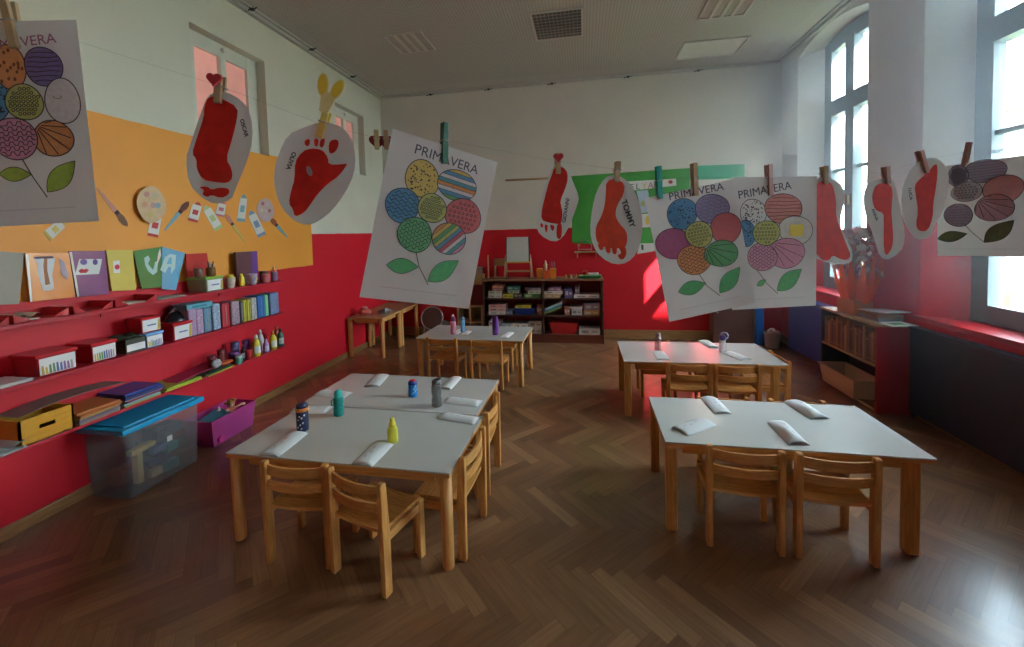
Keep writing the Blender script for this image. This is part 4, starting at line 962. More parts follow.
# blue and red plastic baskets
def basket(a0, b0, a1, b1, row, m, label):
    (x0, y0), (x1, y1) = U(a0, b0), U(a1, b1); P, Q = PY(x0, y0, UY+.03), PY(x1, y1, UY+.03); w = (Q.x-P.x)/2; h = abs(P.z-Q.z)*.94; D = .24
    t = thing('plastic_basket', label, 'basket', ((P.x+Q.x)/2, UY+.04, UZ[row]), 0, 'plastic baskets in the dark shelf unit')
    b = MB(); s = .86
    for (ax, ay, bx, by) in ((-w, 0, w, 0), (w, 0, w, D), (w, D, -w, D), (-w, D, -w, 0)):
        cx, cy = 0, D/2; f = lambda x, y: ((x-cx)*s+cx, (y-cy)*s+cy)
        (p0x, p0y), (p1x, p1y) = f(ax, ay), f(bx, by); g = lambda x, y: (cx+(x-cx)*.97, cy+(y-cy)*.97)
        q0, q1, q2, q3 = g(p0x, p0y), g(p1x, p1y), g(bx, by), g(ax, ay)
        b.face([(p0x, p0y, .001), (p1x, p1y, .001), (bx, by, h), (ax, ay, h)]); b.face([(q0[0], q0[1], .001), (q1[0], q1[1], .001), (q2[0], q2[1], h), (q3[0], q3[1], h)]); b.face([(ax, ay, h), (bx, by, h), (q2[0], q2[1], h), (q3[0], q3[1], h)])
    b.span((-w*s, D/2-D/2*s, .001), (w*s, D/2+D/2*s, .004)); b.build('body', m, t)
    r_ = MB(); r_.span((-w-.008, -.008, h-.012), (w+.008, .002, h)); r_.span((-w-.008, D-.002, h-.012), (w+.008, D+.008, h)); r_.span((-w-.008, 0, h-.012), (-w+.002, D, h)); r_.span((w-.002, 0, h-.012), (w+.008, D, h)); r_.build('rim', m, t, bevel=.003)
    return h
hb = basket(320, 276, 478, 328, 1, mat('blue basket', (.012, .04, .26), .35), 'blue plastic basket in the middle row of the shelf unit')
hb = game(330, 247, 448, 268, 1, (.60, .46, .05), 'long yellow game box lying above the blue basket', zbase=UZ[1]+hb+.001, depth=.18)
game(488, 246, 526, 326, 1, (.24, .07, .03), 'brown upright box beside the divider, middle row')
for k, (c, l) in enumerate((((.20, .32, .08), 'green picture book leaning right of the divider, lowest of three'), ((.06, .22, .40), 'blue picture book leaning right of the divider, middle of three'), ((.40, .52, .55), 'pale blue picture book leaning right of the divider, top of three'))):
    P = PY(*U(545, 325), UY+.03); b = MB(); b.span((0, 0, 0), (.27, .2, .028)); o = b.build('picture_book', mat('picture book %d' % k, c, .35, noise=.3, scale=15), loc=(P.x+.005+.004*k, UY+.035, UZ[1]+.005+.031*k), bevel=.002)
    o.rotation_euler.y = R(-22); tag(o, l, 'book', 'leaning picture books in the shelf unit')
game(690, 262, 732, 326, 1, (.34, .14, .10), 'brown red box in the middle row, right half', zbase=None); z = game(742, 278, 820, 326, 1, (.42, .40, .40), 'grey white box in the middle row, right half'); game(712, 258, 822, 272, 1, (.58, .50, .46), 'flat white game lid lying on the grey box', zbase=z)
z = game(832, 292, 946, 328, 1, (.52, .26, .08), 'orange tan game box at the right end of the middle row'); game(832, 230, 950, 286, 1, (.26, .15, .19), 'mauve box on the orange tan one, middle row', zbase=z)
z = game(134, 410, 224, 466, 0, (.24, .24, .25), 'grey box at the left of the bottom row'); game(134, 362, 224, 400, 0, WH, 'white box at the top left of the bottom row', zbase=z)
z = game(232, 430, 300, 466, 0, (.18, .22, .24), 'slate box in the bottom row of the unit'); game(228, 384, 302, 424, 0, (.45, .46, .46), 'pale grey box above the slate one, bottom row', zbase=z)
z = game(308, 424, 418, 466, 0, (.40, .40, .40), 'grey long box in the bottom row of the unit'); game(308, 382, 424, 420, 0, (.60, .58, .55), 'white box with dark label on the grey long one, bottom row', zbase=z)
z = game(428, 420, 526, 466, 0, (.50, .50, .47), 'large off white box beside the divider, bottom row'); game(428, 362, 526, 416, 0, (.56, .54, .50), 'off white box upper beside the divider, bottom row', zbase=z)
basket(584, 378, 788, 470, 0, mat('red basket', (.50, .015, .02), .35), 'red plastic basket in the bottom row of the shelf unit'); game(796, 420, 952, 468, 0, (.54, .50, .50), 'white game box right of the red basket')

# on top of the unit: tabletop easel, caddy, bricks, tray
M_wb = mat('whiteboard', (.52, .54, .50), .25, noise=.04)
ex = PY(518.5, 276, 6.12).x
t = thing('tabletop_easel', 'small wooden easel with a whiteboard on top of the shelf unit', 'easel', (ex, 6.12, UTOP))
for s in (-1, 1):
    b = MB(); b.tube([(s*.205, -.06, 0), (s*.185, -.01, .36)], .014, 8); b.build('leg', M_pine, t)
    b = MB(); b.tube([(s*.205, .13, 0), (s*.185, .01, .36)], .012, 8); b.build('leg', M_pine, t)
b = MB(); b.span((-.205, -.055, .105), (.205, -.03, .13)); b.build('crossbar', M_pinex, t)
b = MB(); b.prism([(-.17, -.040, .26), (.17, -.040, .26), (.165, -.002, .63), (-.165, -.002, .63)], (0, .012, 0)); b.build('board', M_wb, t)
b = MB()
for s in (-1, 1): b.prism([(s*.17, -.044, .26), (s*.185, -.044, .26), (s*.18, -.004, .63), (s*.165, -.004, .63)], (0, .02, 0))
b.build('board_frame', M_dk, t); b = MB(); b.span((-.175, -.062, .24), (.175, -.03, .262)); b.build('ledge', wood('ochre ledge', (.45, .28, .05), (.58, .40, .08), 'X'), t)
cx = PY(546.5, 276, 6.1).x
t = thing('craft_caddy', 'orange plastic caddy with a glue bottle on top of the shelf unit', 'caddy', (cx, 6.1, UTOP)); M_oc = mat('orange caddy', (.66, .22, .02), .35); M_oc2 = mat('red orange caddy', (.60, .09, .02), .35)
b = MB()
for x in (-.10, .10):
    b = MB(); b.box((x, 0, .075), (.09, .10, .15), taper=.85); b.build('side_pot', M_oc, t, bevel=.006)
b = MB(); b = MB(); b.box((0, -.005, .06), (.10, .12, .12), taper=.9); b.build('centre_pot', M_oc2, t, bevel=.006)
b = MB(); b.tube([(-.05, .02, .12), (-.04, .02, .2), (.04, .02, .2), (.05, .02, .12)], .008); b.build('handle', M_oc, t)
o = pot('cream glue bottle standing in the orange caddy', 546, 270, -3, 0, [(.022, 0), (.026, .005), (.026, .09), (.016, .115), (.008, .15)], mat('cream bottle', (.58, .42, .26), .4), 'glue_bottle', 'bottle'); o.location = (cx-.01, 6.095, UTOP+.121); 
del o['group']
for k, (x, c, l) in enumerate(((.05, (.12, .12, .30), 'blue marker standing in the orange caddy'), (.085, (.40, .12, .14), 'red marker standing in the orange caddy'), (.12, (.15, .15, .16), 'black marker standing in the orange caddy'))):
    b = MB(); b.lathe([(.008, 0), (.008, .08), (.006, .10)], n=8); tag(b.build('marker', mat('marker %d' % k, c, .4), loc=(cx+x, 6.1, UTOP+.151)), l, 'marker', 'markers in the orange caddy')
tx = PY(590, 276, 6.1).x
t = thing('toy_tray', 'green toy tray with a white car-like top on the shelf unit', 'toy', (tx, 6.1, UTOP))
b = MB(); b.box((0, 0, .022), (.34, .16, .044), taper=.8); b.build('base', mat('toy green', (.04, .24, .06), .4), t, bevel=.008); b = MB(); b.box((.05, 0, .06), (.15, .10, .032), taper=.9); b.build('white_top', mat('toy white', (.62, .66, .64), .4), t, bevel=.008)
b = MB(); b.tube([(-.12, 0, .044), (-.10, 0, .10), (-.05, 0, .11), (-.03, 0, .05)], .007); b.build('loop', mat('toy orange', (.55, .16, .04), .4), t)
rr = random.Random(9)
for k in range(9):
    x = PY(566+k*2.6, 276, 6.08).x; c = [(.45, .28, .10), (.30, .10, .05), (.50, .35, .14), (.16, .16, .10)][k % 4]
    o = MB(); o.lathe([(.012, 0), (.016, .004), (.010, .03), (.014, .04), (.012, .055), (.004, .062)], n=10)
    tag(o.build('toy_figure', mat('toy figure %d' % (k % 4), c, .5), loc=(x, 6.05+.035*(k % 2), UTOP)), 'tiny wooden toy figure left of the green toy tray', 'toy', 'tiny wooden toy figures on the shelf unit')
# small wooden pieces left of the easel
px = PY(488.5, 277, 6.12).x
t = thing('wooden_post_toy', 'thin pale wooden post standing left of the easel', 'toy', (px, 6.12, UTOP)); b = MB(); b.lathe([(.011, 0), (.011, .36), (.006, .365)], n=10); b.build('post', M_pine, t); b = MB(); b.lathe([(.03, 0), (.03, .012)], n=14); b.build('foot', M_pine, t)
px = PY(500, 266, 6.2).x
t = thing('wooden_crate', 'small wooden crate behind the easel\'s left leg', 'crate', (px, 6.22, UTOP))
b = MB(); b.span((-.09, -.05, 0), (.09, .05, .012)); b.span((-.09, -.05, .19), (.09, .05, .30)); b.span((-.09, -.05, 0), (-.075, .05, .3)); b.span((.075, -.05, 0), (.09, .05, .3)); b.build('body', M_pinex, t)
# low pale cabinet with stacked boxes left of the unit
x0, x1 = PY(457, 306, 6.05).x, PY(482.5, 306, 6.05).x
t = thing('low_cabinet', 'low pale wooden cabinet with open shelves, left of the dark unit', 'cabinet', ((x0+x1)/2, 6.18, 0)); hw = (x1-x0)/2; H_ = .545
b = MB(); b.span((-hw, -.15, H_-.02), (hw, .14, H_)); b.build('top', M_pinex, t, bevel=.002)
for x in (-hw, -.012, hw-.024):
    b = MB(); b.span((x, -.145, 0), (x+.024, .14, H_-.02)); b.build('side', M_pine, t)
for z in (.05, .28):
    b = MB(); b.span((-hw+.024, -.14, z), (hw-.024, .14, z+.018)); b.build('shelf_board', M_pinex, t)
b = MB(); b.span((-hw+.02, .13, .02), (hw-.02, .138, H_-.02)); b.build('back_panel', mat('cabinet back', (.22, .16, .10), .7), t)
zb = H_+.001
x0, x1 = PY(470, 290, 6.1).x, PY(484, 290, 6.1).x
for (h, c, l, w0) in ((.32, (.16, .012, .02), 'dark red box standing on the low pale cabinet', 0), (.15, (.36, .22, .08), 'tan wooden box on top of the dark red one', .01), (.11, (.34, .20, .15), 'small brown box topmost of the boxes on the low cabinet', .03)):
    b = MB(); b.span((x0+w0, 6.10, 0), (x1-.015-w0, 6.3, h-.001)); b.span((x0+w0-.004, 6.094, h-.02), (x1-.011-w0, 6.304, h)) ; o = b.build('storage_box', mat('storage %s' % l[:8], c, .6), bevel=.003); o.location.z = zb; tag(o, l, 'box', 'boxes stacked on the low pale cabinet'); zb += h+.0015
# round wicker-like stool
sx = PY(431, 325, 5.75).x
t = thing('round_seat', 'dark round cane seat leaning near the corner side tables', 'chair', (sx, 5.8, 0))
Mx = Matrix.Rotation(R(78), 3, 'X'); b = MB(); b.lathe([(.155, -.004), (.16, 0), (.155, .004), (.02, .0)], n=24, M=Mx, c=(0, 0, .40)); b.build('backrest', mat('brown cane', (.12, .045, .035), .7, noise=.4, scale=60), t)
b = MB(); b.tube([Mx @ Vector((.17*math.cos(2*PI*k/28), .17*math.sin(2*PI*k/28), 0))+Vector((0, 0, .40)) for k in range(29)], .011); b.build('back_hoop', mat('grey metal', (.35, .34, .33), .35, .8), t)
b = MB(); b.lathe([(.19, 0), (.20, .015), (.19, .03)], n=20, c=(0, .18, .26)); b.build('seat', mat('grey cane 2', (.09, .065, .06), .7), t)
M_mtl = mat('grey metal', (.35, .34, .33), .35, .8)
for (x, y, x2, y2) in ((-.15, -.03, -.13, .02), (.15, -.03, .13, .02), (-.17, .36, -.13, .25), (.17, .36, .13, .25)):
    b = MB(); b.tube([(x, y, 0), (x2, y2, .265)], .011); b.build('leg', M_mtl, t)

# things on the corner side tables
y = 5.22
t = thing('toy_bag', 'pinkish red cloth bag on the nearer side table', 'bag', (-3.05, 5.25, .55)); b = MB(); b.ball((0, 0, .05), .09, 14, squash=(1.1, .9, .56)); b.build('body', mat('coral cloth', (.52, .10, .07), .8, noise=.3), t); b = MB(); b.ball((-.02, .02, .10), .05, 10, squash=(1.2, .9, .5)); b.build('flap', mat('pale pink cloth', (.56, .30, .26), .8), t)
t = thing('toy_heap', 'grey blue soft toy lying on the nearer side table', 'toy', (-2.83, 5.36, .55)); b = MB(); b.ball((0, 0, .035), .065, 12, squash=(1.2, 1, .54)); b.ball((.06, -.03, .06), .035, 10); b.build('body', mat('grey blue plush', (.20, .24, .24), .9, noise=.3), t)
for k in range(3):
    b = MB(); b.tube([(0, 0, .03), (.05-.05*k, .07, .05), (.07-.06*k, .10, .02)], .012); b.build('limb', mat('grey blue plush', (0, 0, 0)), t)

# ---- green backed display, lettering strip, cards, rod, little wall shelf
def card_y(name, label, cat, quad, Y, th, m, deco=(), group=None, mats=None):
    P = [PY(a, c, Y) for a, c in quad]; o = cen(P); b = MB(); b.prism([p-o for p in P], (0, th, 0))
    for k, (pts, mi) in enumerate(deco): b.face([PY(a, c, Y)+Vector((0, -.0012-.0004*k, 0))-o for a, c in pts], mi)
    return tag(b.build(name, mats or [m], loc=o), label, cat, group)
M_grn = mat('green paper', (.06, .34, .05), .65, noise=.15, scale=4); M_grn2 = mat('green card', (.05, .40, .20), .6)
Yw = YB-.006
card_y('display_board', 'bright green paper display on the back wall behind the hanging feet', 'display', [(572, 176), (690, 168), (690, 232), (660, 243), (640, 247), (572, 243)], Yw, .004, M_grn)
card_y('display_strip', 'flat green card strip with a pale edge at the right of the green display', 'display', [(690, 166), (747, 164), (747, 178), (690, 180)], Yw-.004, .004, M_grn2, [([(744.5, 164), (747, 164), (747, 178), (744.5, 178)], 1)], mats=[M_grn2, M_cw])
sg = card_y('letter_strip', 'white paper strip with coloured capital letters on the green display', 'sign', [(627, 181.5), (676, 178.5), (676.5, 185.5), (628.5, 191)], Yw-.006, .002, M_cw, [(ring(670.5, 182, 2.2, 1.8), 1)], mats=[M_cw, M_lip])
def text_obj(s, size, m, parent, loc, rot, name='lettering', width=None, align='LEFT', bold=0):
    cu = bpy.data.curves.new(name, 'FONT'); cu.body = s; cu.size = size; cu.extrude = .0002; cu.offset = bold; cu.align_x = align; cu.materials.append(m)
    o = bpy.data.objects.new(name, cu); C.objects.link(o); o.parent = parent; o.location = loc; o.rotation_euler = rot
    if width:
        bpy.context.view_layer.update()
        if o.dimensions.x > 0: o.scale = (width/o.dimensions.x,)*3
    bpy.context.view_layer.update()                  # turn the lettering into plain mesh
    me = bpy.data.meshes.new_from_object(o.evaluated_get(bpy.context.evaluated_depsgraph_get()))
    q = bpy.data.objects.new(name, me); C.objects.link(q); q.parent = parent; q.location = loc; q.rotation_euler = rot; q.scale = o.scale
    bpy.data.objects.remove(o); q.name = name
    return q
for k, (ch, c) in enumerate(zip('ELYAP', ((.02, .14, .12), (.03, .05, .05), (.62, .48, .10), (.55, .12, .05), (.03, .24, .20)))):
    P = PY(629.8+k*6.0, 190-.55*k, Yw-.009)
    q = text_obj(ch, .125, mat('strip letter %d' % k, c, .6), sg, P-sg.location, (R(90), 0, 0))
card_y('picture_card', 'pale blue picture card below the letter strip', 'card', [(636.5, 191), (648, 190), (651, 212), (641.5, 213)], Yw-.006, .002, mat('pale blue card', (.42, .52, .62), .6), [(ring(642.8, 203.5, 2.2, 3), 1)], mats=[mat('pale blue card', (0, 0, 0)), mat('olive blot', (.42, .42, .14), .6)], group='cards on the green display')
card_y('picture_card', 'white picture card with a yellow shape on the green display', 'card', [(641.5, 214), (651, 213.5), (652, 227), (642, 227.5)], Yw-.006, .002, M_cw, [(ring(647.5, 220.5, 2.2, 4.6), 1)], mats=[M_cw, mat('yellow shape', (.66, .50, .08), .6)], group='cards on the green display')
card_y('picture_card', 'crumpled white card at the lower edge of the green display', 'card', [(640, 243.5), (654, 243), (655, 251), (637, 254)], Yw-.008, .002, M_cw, [([(641, 244.5), (643.5, 245), (643.5, 250), (641.5, 250)], 1)], mats=[M_cw, M_dk], group='cards on the green display')
P, Q = PY(505.5, 180.2, 6.31), PY(572, 177.2, 6.31)
t = thing('curtain_rod', 'plain wooden rod fixed along the white part of the back wall', 'rod', P); b = MB(); b.tube([(0, 0, 0), Q-P], .016, 10); b.build('rod', M_pinex, t)
for k in (.12, .8):
    b = MB(); b.tube([(Q-P)*k, (Q-P)*k+Vector((0, .035, 0))], .008, 8); b.build('hook', M_mtl, t)
P, Q = PY(574.5, 251.6, 6.25), PY(598, 251.6, 6.25)
t = thing('bracket_shelf', 'little pale wall shelf below the green display', 'shelf', ((P.x+Q.x)/2, YB, P.z)); w = (Q.x-P.x)/2
b = MB(); b.span((-w, -.13, -.02), (w, -.002, 0)); b.build('board', M_pinex, t)
for s in (-.8, .8): b = MB(); b.prism([(s*w, -.10, -.02), (s*w, -.002, -.02), (s*w, -.002, -.10)], (.015, 0, 0)); b.build('bracket', M_pine, t)
t = thing('wire_stand', 'small wire stand with an arched top on the little wall shelf', 'stand', ((P.x+Q.x)/2-.01, YB-.07, P.z))
b = MB(); b.tube([(-.10, 0, .0), (-.10, 0, .10), (-.06, 0, .16), (0, 0, .175), (.06, 0, .15), (.09, 0, .10), (.09, 0, 0)], .005, 6); b.build('frame', M_mtl, t); b = MB(); b.lathe([(.018, .08), (.02, .085), (.02, .11), (.016, .115)], n=10, c=(-.10, 0, 0)); b.build('ring', M_pine, t)
b = MB(); b.tube([(-.10, 0, .03), (.09, 0, .03)], .005, 6); b.build('rung', M_mtl, t)

# ---- right back corner
x0, x1 = PY(713.5, 344, 6.12).x, PY(755, 345, 6.12).x
t = thing('brown_cabinet', 'dull brown low cabinet at the right of the back wall', 'cabinet', ((x0+x1)/2, 6.22, 0)); hw = (x1-x0)/2
M_bc = mat('brown laminate', (.16, .075, .06), .45)
b = MB(); b.span((-hw, -.085, 0), (hw, .10, .72)); b.build('body', M_bc, t, bevel=.003); b = MB(); b.span((-hw+.006, -.10, .04), (hw-.006, -.086, .70)); b.build('door', mat('brown door', (.15, .07, .055), .4), t, bevel=.002)
b = MB(); b.span((-hw-.01, -.11, .72), (hw+.01, .105, .745)); b.build('top', M_bc, t); b = MB(); b.ball((-hw*.8, -.112, .45), .014, 10); b.build('knob', M_mtl, t)
x0, x1 = PY(755.8, 346, 6.08).x, PY(764.6, 347, 6.08).x
t = thing('blue_column', 'tall bright blue narrow cupboard right of the brown cabinet', 'cupboard', ((x0+x1)/2, 6.2, 0)); hw = (x1-x0)/2; M_bc2 = mat('bright blue', (.01, .16, .62), .35)
b = MB(); b.span((-hw, -.11, 0), (hw, .12, .80)); b.build('body', M_bc2, t, bevel=.004); b = MB(); b.span((-hw+.008, -.122, .03), (hw-.008, -.111, .78)); b.build('door', M_bc2, t); b = MB(); b.lathe([(.022, 0), (.022, .008)], n=16, c=(.02, -.122, .60), M=Matrix.Rotation(R(90), 3, 'X')); b.build('badge', mat('cyan badge', (.10, .50, .70), .4), t)
wx = PZ(770.5, 349, 0)
t = thing('waste_bin', 'translucent pale waste bin with a crumpled liner in the right back corner', 'bin', (2.50, 6.02, 0))
b = MB(); b.lathe([(.075, 0), (.08, .004), (.10, .20), (.102, .205), (.096, .20), (.074, .008)], n=20); b.build('body', mat('pale clear plastic', (.72, .55, .56), .3, alpha=.6), t)
b = MB(); 
for k in range(9): b.ball((.055*math.cos(k*2.4)*(k % 3)/2, .055*math.sin(k*2.4)*(k % 3)/2, .20+.012*(k % 4)), .042, 8, squash=(1, 1, .7))
b.build('liner', mat('pinkish liner', (.66, .45, .44), .6), t)
b = MB(); b.span((XR-.008, 5.97, .30), (XR-.001, 6.03, .42)); b.span((XR-.011, 5.99, .33), (XR-.008, 6.01, .39), 1); tag(b.build('wall_socket', [mat('socket white', (.70, .66, .64), .4), mat('socket inner', (.5, .47, .45), .4)], bevel=.001), 'white socket on the red wall left of the blue radiator cover', 'socket')

# ---- bookcase on the right
BX0, BX1, BY0, BY1, BT = 2.465, 2.738, 3.955, 4.80, .78
t = thing('bookcase', 'red sided low bookcase open towards the room, by the right wall', 'bookcase', ((BX0+BX1)/2, (BY0+BY1)/2, 0)); hx, hy = (BX1-BX0)/2, (BY1-BY0)/2
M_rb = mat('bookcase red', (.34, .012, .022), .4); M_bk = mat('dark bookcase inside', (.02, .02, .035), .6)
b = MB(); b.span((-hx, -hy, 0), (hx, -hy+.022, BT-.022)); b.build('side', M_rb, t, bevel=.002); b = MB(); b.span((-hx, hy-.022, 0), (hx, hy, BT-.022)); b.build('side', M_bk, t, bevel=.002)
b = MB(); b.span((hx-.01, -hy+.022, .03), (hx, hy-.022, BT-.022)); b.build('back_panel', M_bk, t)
M_sw = wood('bookcase shelf wood', (.30, .20, .10), (.48, .35, .19), 'Y', .5)
b = MB(); b.span((-hx-.006, -hy-.004, BT-.022), (hx, hy+.004, BT)); b.build('top', M_sw, t, bevel=.002)
b = MB(); b.span((-hx, -hy+.022, .40), (hx-.01, hy-.022, .422)); b.build('shelf_board', M_sw, t)
b = MB(); b.span((-hx, -hy+.022, .012), (hx-.01, hy-.022, .035)); b.build('bottom', M_sw, t)
rr = random.Random(11); y = BY0+.035; k = 0
BC = [((.10, .05, .03), 'dark brown'), ((.30, .17, .05), 'gold'), ((.20, .08, .04), 'chestnut'), ((.08, .06, .05), 'black brown'), ((.20, .11, .05), 'tan'), ((.34, .23, .11), 'cream'), ((.16, .04, .04), 'oxblood'), ((.22, .13, .06), 'umber')]
while y < BY1-.05:
    w = rr.uniform(.020, .042); h = rr.uniform(.22, .31); d = rr.uniform(.17, .21); (c, cn) = BC[k % 8]
    b = MB(); b.span((-d/2, 0, 0), (d/2, w*.94, h)); b.span((-d/2-.001, .002, .02), (-d/2, w*.92, .03), 1); b.span((-d/2-.001, .002, h-.04), (-d/2, w*.92, h-.03), 1)
    o = b.build('book', [mat('book '+cn, c, .45), mat('spine gilt', (.30, .19, .06), .4)], loc=(BX0+.015+d/2, y, .4225), bevel=.0015)
    tag(o, '%s spined book in the row inside the red bookcase' % cn, 'book', '%s books in the red bookcase' % cn); y += w+.002; k += 1
# beige storage tub pulled out at the bottom
def open_tub(name, label, cat, loc, rotz, L, Wd, h, m, taper=.86, rim=.012, thick=.004, legs=False, group=None):
    t = thing(name, label, cat, loc, rotz, group); b = MB(); 
    def R4(sx, sy, z): return [(-sx, -sy, z), (sx, -sy, z), (sx, sy, z), (-sx, sy, z)]
    o0, o1 = R4(L/2*taper, Wd/2*taper, .001), R4(L/2, Wd/2, h); i0, i1 = R4(L/2*taper-thick, Wd/2*taper-thick, .001+thick), R4(L/2-thick, Wd/2-thick, h)
    for a in range(4):
        c = (a+1) % 4; b.face([o0[a], o0[c], o1[c], o1[a]]); b.face([i0[c], i0[a], i1[a], i1[c]]); b.face([o1[a], o1[c], i1[c], i1[a]])
    b.face(o0[::-1]); b.face(i0); b.build('body', m, t, recalc=False)
    r_ = MB(); e = rim
    for s in (-1, 1): r_.span((-L/2-e, s*Wd/2-(e if s < 0 else 0), h-e), (L/2+e, s*Wd/2+(e if s > 0 else 0), h)); r_.span((s*L/2-(e if s < 0 else 0), -Wd/2, h-e), (s*L/2+(e if s > 0 else 0), Wd/2, h))
    r_.build('rim', m, t, bevel=.004); return t
open_tub('storage_tub', 'beige plastic storage tub pulled halfway out of the red bookcase', 'tub', (2.52, 4.42, .036), R(90), .56, .24, .185, mat('beige plastic', (.62, .44, .30), .45))
# on top of the bookcase
M_kraft = mat('orange cardboard', (.52, .20, .07), .7)
ob = open_tub('cardboard_tray', 'open orange cardboard box on top of the red bookcase', 'box', (2.58, 4.45, BT+.0005), R(92), .24, .17, .14, M_kraft, taper=.98, rim=.002)
FG = t = thing('flower_gift', 'dried flower bouquet wrapped in orange cellophane in the cardboard box', 'bouquet', (2.60, 4.47, BT+.01))
t.scale = (1.3, 1.9, 1.62)
M_cel = mat('orange cellophane', (.90, .15, .03), .2, alpha=.85, transl=.7)
b = MB(); rr = random.Random(4)
for k in range(14):
    a0 = 2*PI*k/14; a1 = 2*PI*(k+1)/14; r0, r1 = .055, .13+.03*rr.random(); z1 = .30+.09*rr.random(); ra = .11
    b.face([(r0*math.cos(a0), r0*math.sin(a0), .0), (r0*math.cos(a1), r0*math.sin(a1), .0), (ra*math.cos(a1), ra*math.sin(a1), .17), (ra*math.cos(a0), ra*math.sin(a0), .17)])
    am = (a0+a1)/2; b.face([(ra*math.cos(a0), ra*math.sin(a0), .17), (ra*math.cos(a1), ra*math.sin(a1), .17), (r1*math.cos(am), r1*math.sin(am), z1)])
b.build('wrap', M_cel, t, recalc=False)
b = MB()
for k in range(34):
    a, e = rr.uniform(0, 6.28), rr.uniform(.01, .10); z = rr.uniform(.26, .48)
    b.tube([(e*.3*math.cos(a), e*.3*math.sin(a), .05), (e*.8*math.cos(a), e*.8*math.sin(a), z*.7), (e*math.cos(a), e*math.sin(a), z)], .0025, 5)
b.build('stem', mat('dry stem', (.25, .20, .10), .8), t)
b = MB()
for k in range(240):
    a, e = rr.uniform(0, 6.28), rr.uniform(.0, .12); z = rr.uniform(.22, .50); c = (e*math.cos(a), e*math.sin(a), z); A = Euler((rr.uniform(0, 6), rr.uniform(0, 6), 0)).to_matrix()
    b.face([Vector(c)+A @ Vector(q) for q in ((0, -.028, 0), (.018, 0, .004), (0, .028, 0), (-.018, 0, .004))], k % 3)
q = b.build('dried_petals', [mat('dry rose', (.50, .16, .14), .8, transl=.5), mat('dry cream', (.55, .42, .34), .8, transl=.5), mat('dry mauve', (.35, .18, .18), .8, transl=.5)], t, recalc=False); q['kind'] = 'stuff'
def lay(name, label, cat, quad, z, th, mats, deco=(), tilt=None, group=None):
    P = [PZ(a, c, z) for a, c in quad]; o = cen(P); b = MB(); b.prism([p-o for p in P], (0, 0, th))
    for pts, mi in deco: b.face([PZ(a, c, z)+Vector((0, 0, th+.0008))-o for a, c in pts], mi)
    q = b.build(name, mats, loc=o); tag(q, label, cat, group)
    if tilt: q.rotation_euler = tilt
    return q
def top_paper(name, label, cat, c, size, rz, tilt, mats, group=None, deco=False):
    b = MB(); b.box((0, 0, size[2]/2), size)
    if deco: b.face([(x*size[0]*.5, y*size[1]*.5, size[2]+.0006) for x, y in ((-.55, -.6), (.5, -.6), (.5, .35), (-.55, .35))], 1)
    o = b.build(name, mats, loc=c, bevel=.001); o.rotation_euler = (R(tilt[0]), R(tilt[1]), R(rz)); return tag(o, label, cat, group)
gt = 'papers on top of the red bookcase'
top_paper('folder', 'grey folder lowest of the papers on the bookcase', 'folder', (2.625, 4.19, BT+.001), (.20, .26, .034), 4, (0, 0), [mat('grey folder', (.24, .24, .27), .6)], gt)
top_paper('folder', 'brown folder under the white one on the bookcase', 'folder', (2.63, 4.17, BT+.036), (.19, .26, .03), -5, (0, 0), [mat('brown folder', (.28, .15, .11), .6)], gt)
top_paper('folder', 'white folder topmost of the papers beside the orange box', 'folder', (2.625, 4.14, BT+.080), (.21, .31, .010), 6, (-5, 0), [mat('white folder', (.62, .63, .65), .5)], gt)
top_paper('booklet', 'white booklet with a green picture at the near corner of the bookcase', 'booklet', (2.615, 3.965, BT+.001), (.22, .16, .006), 10, (0, 0), [mat('booklet white', (.66, .68, .68), .45), mat('booklet green', (.10, .24, .06), .5)], None, True)
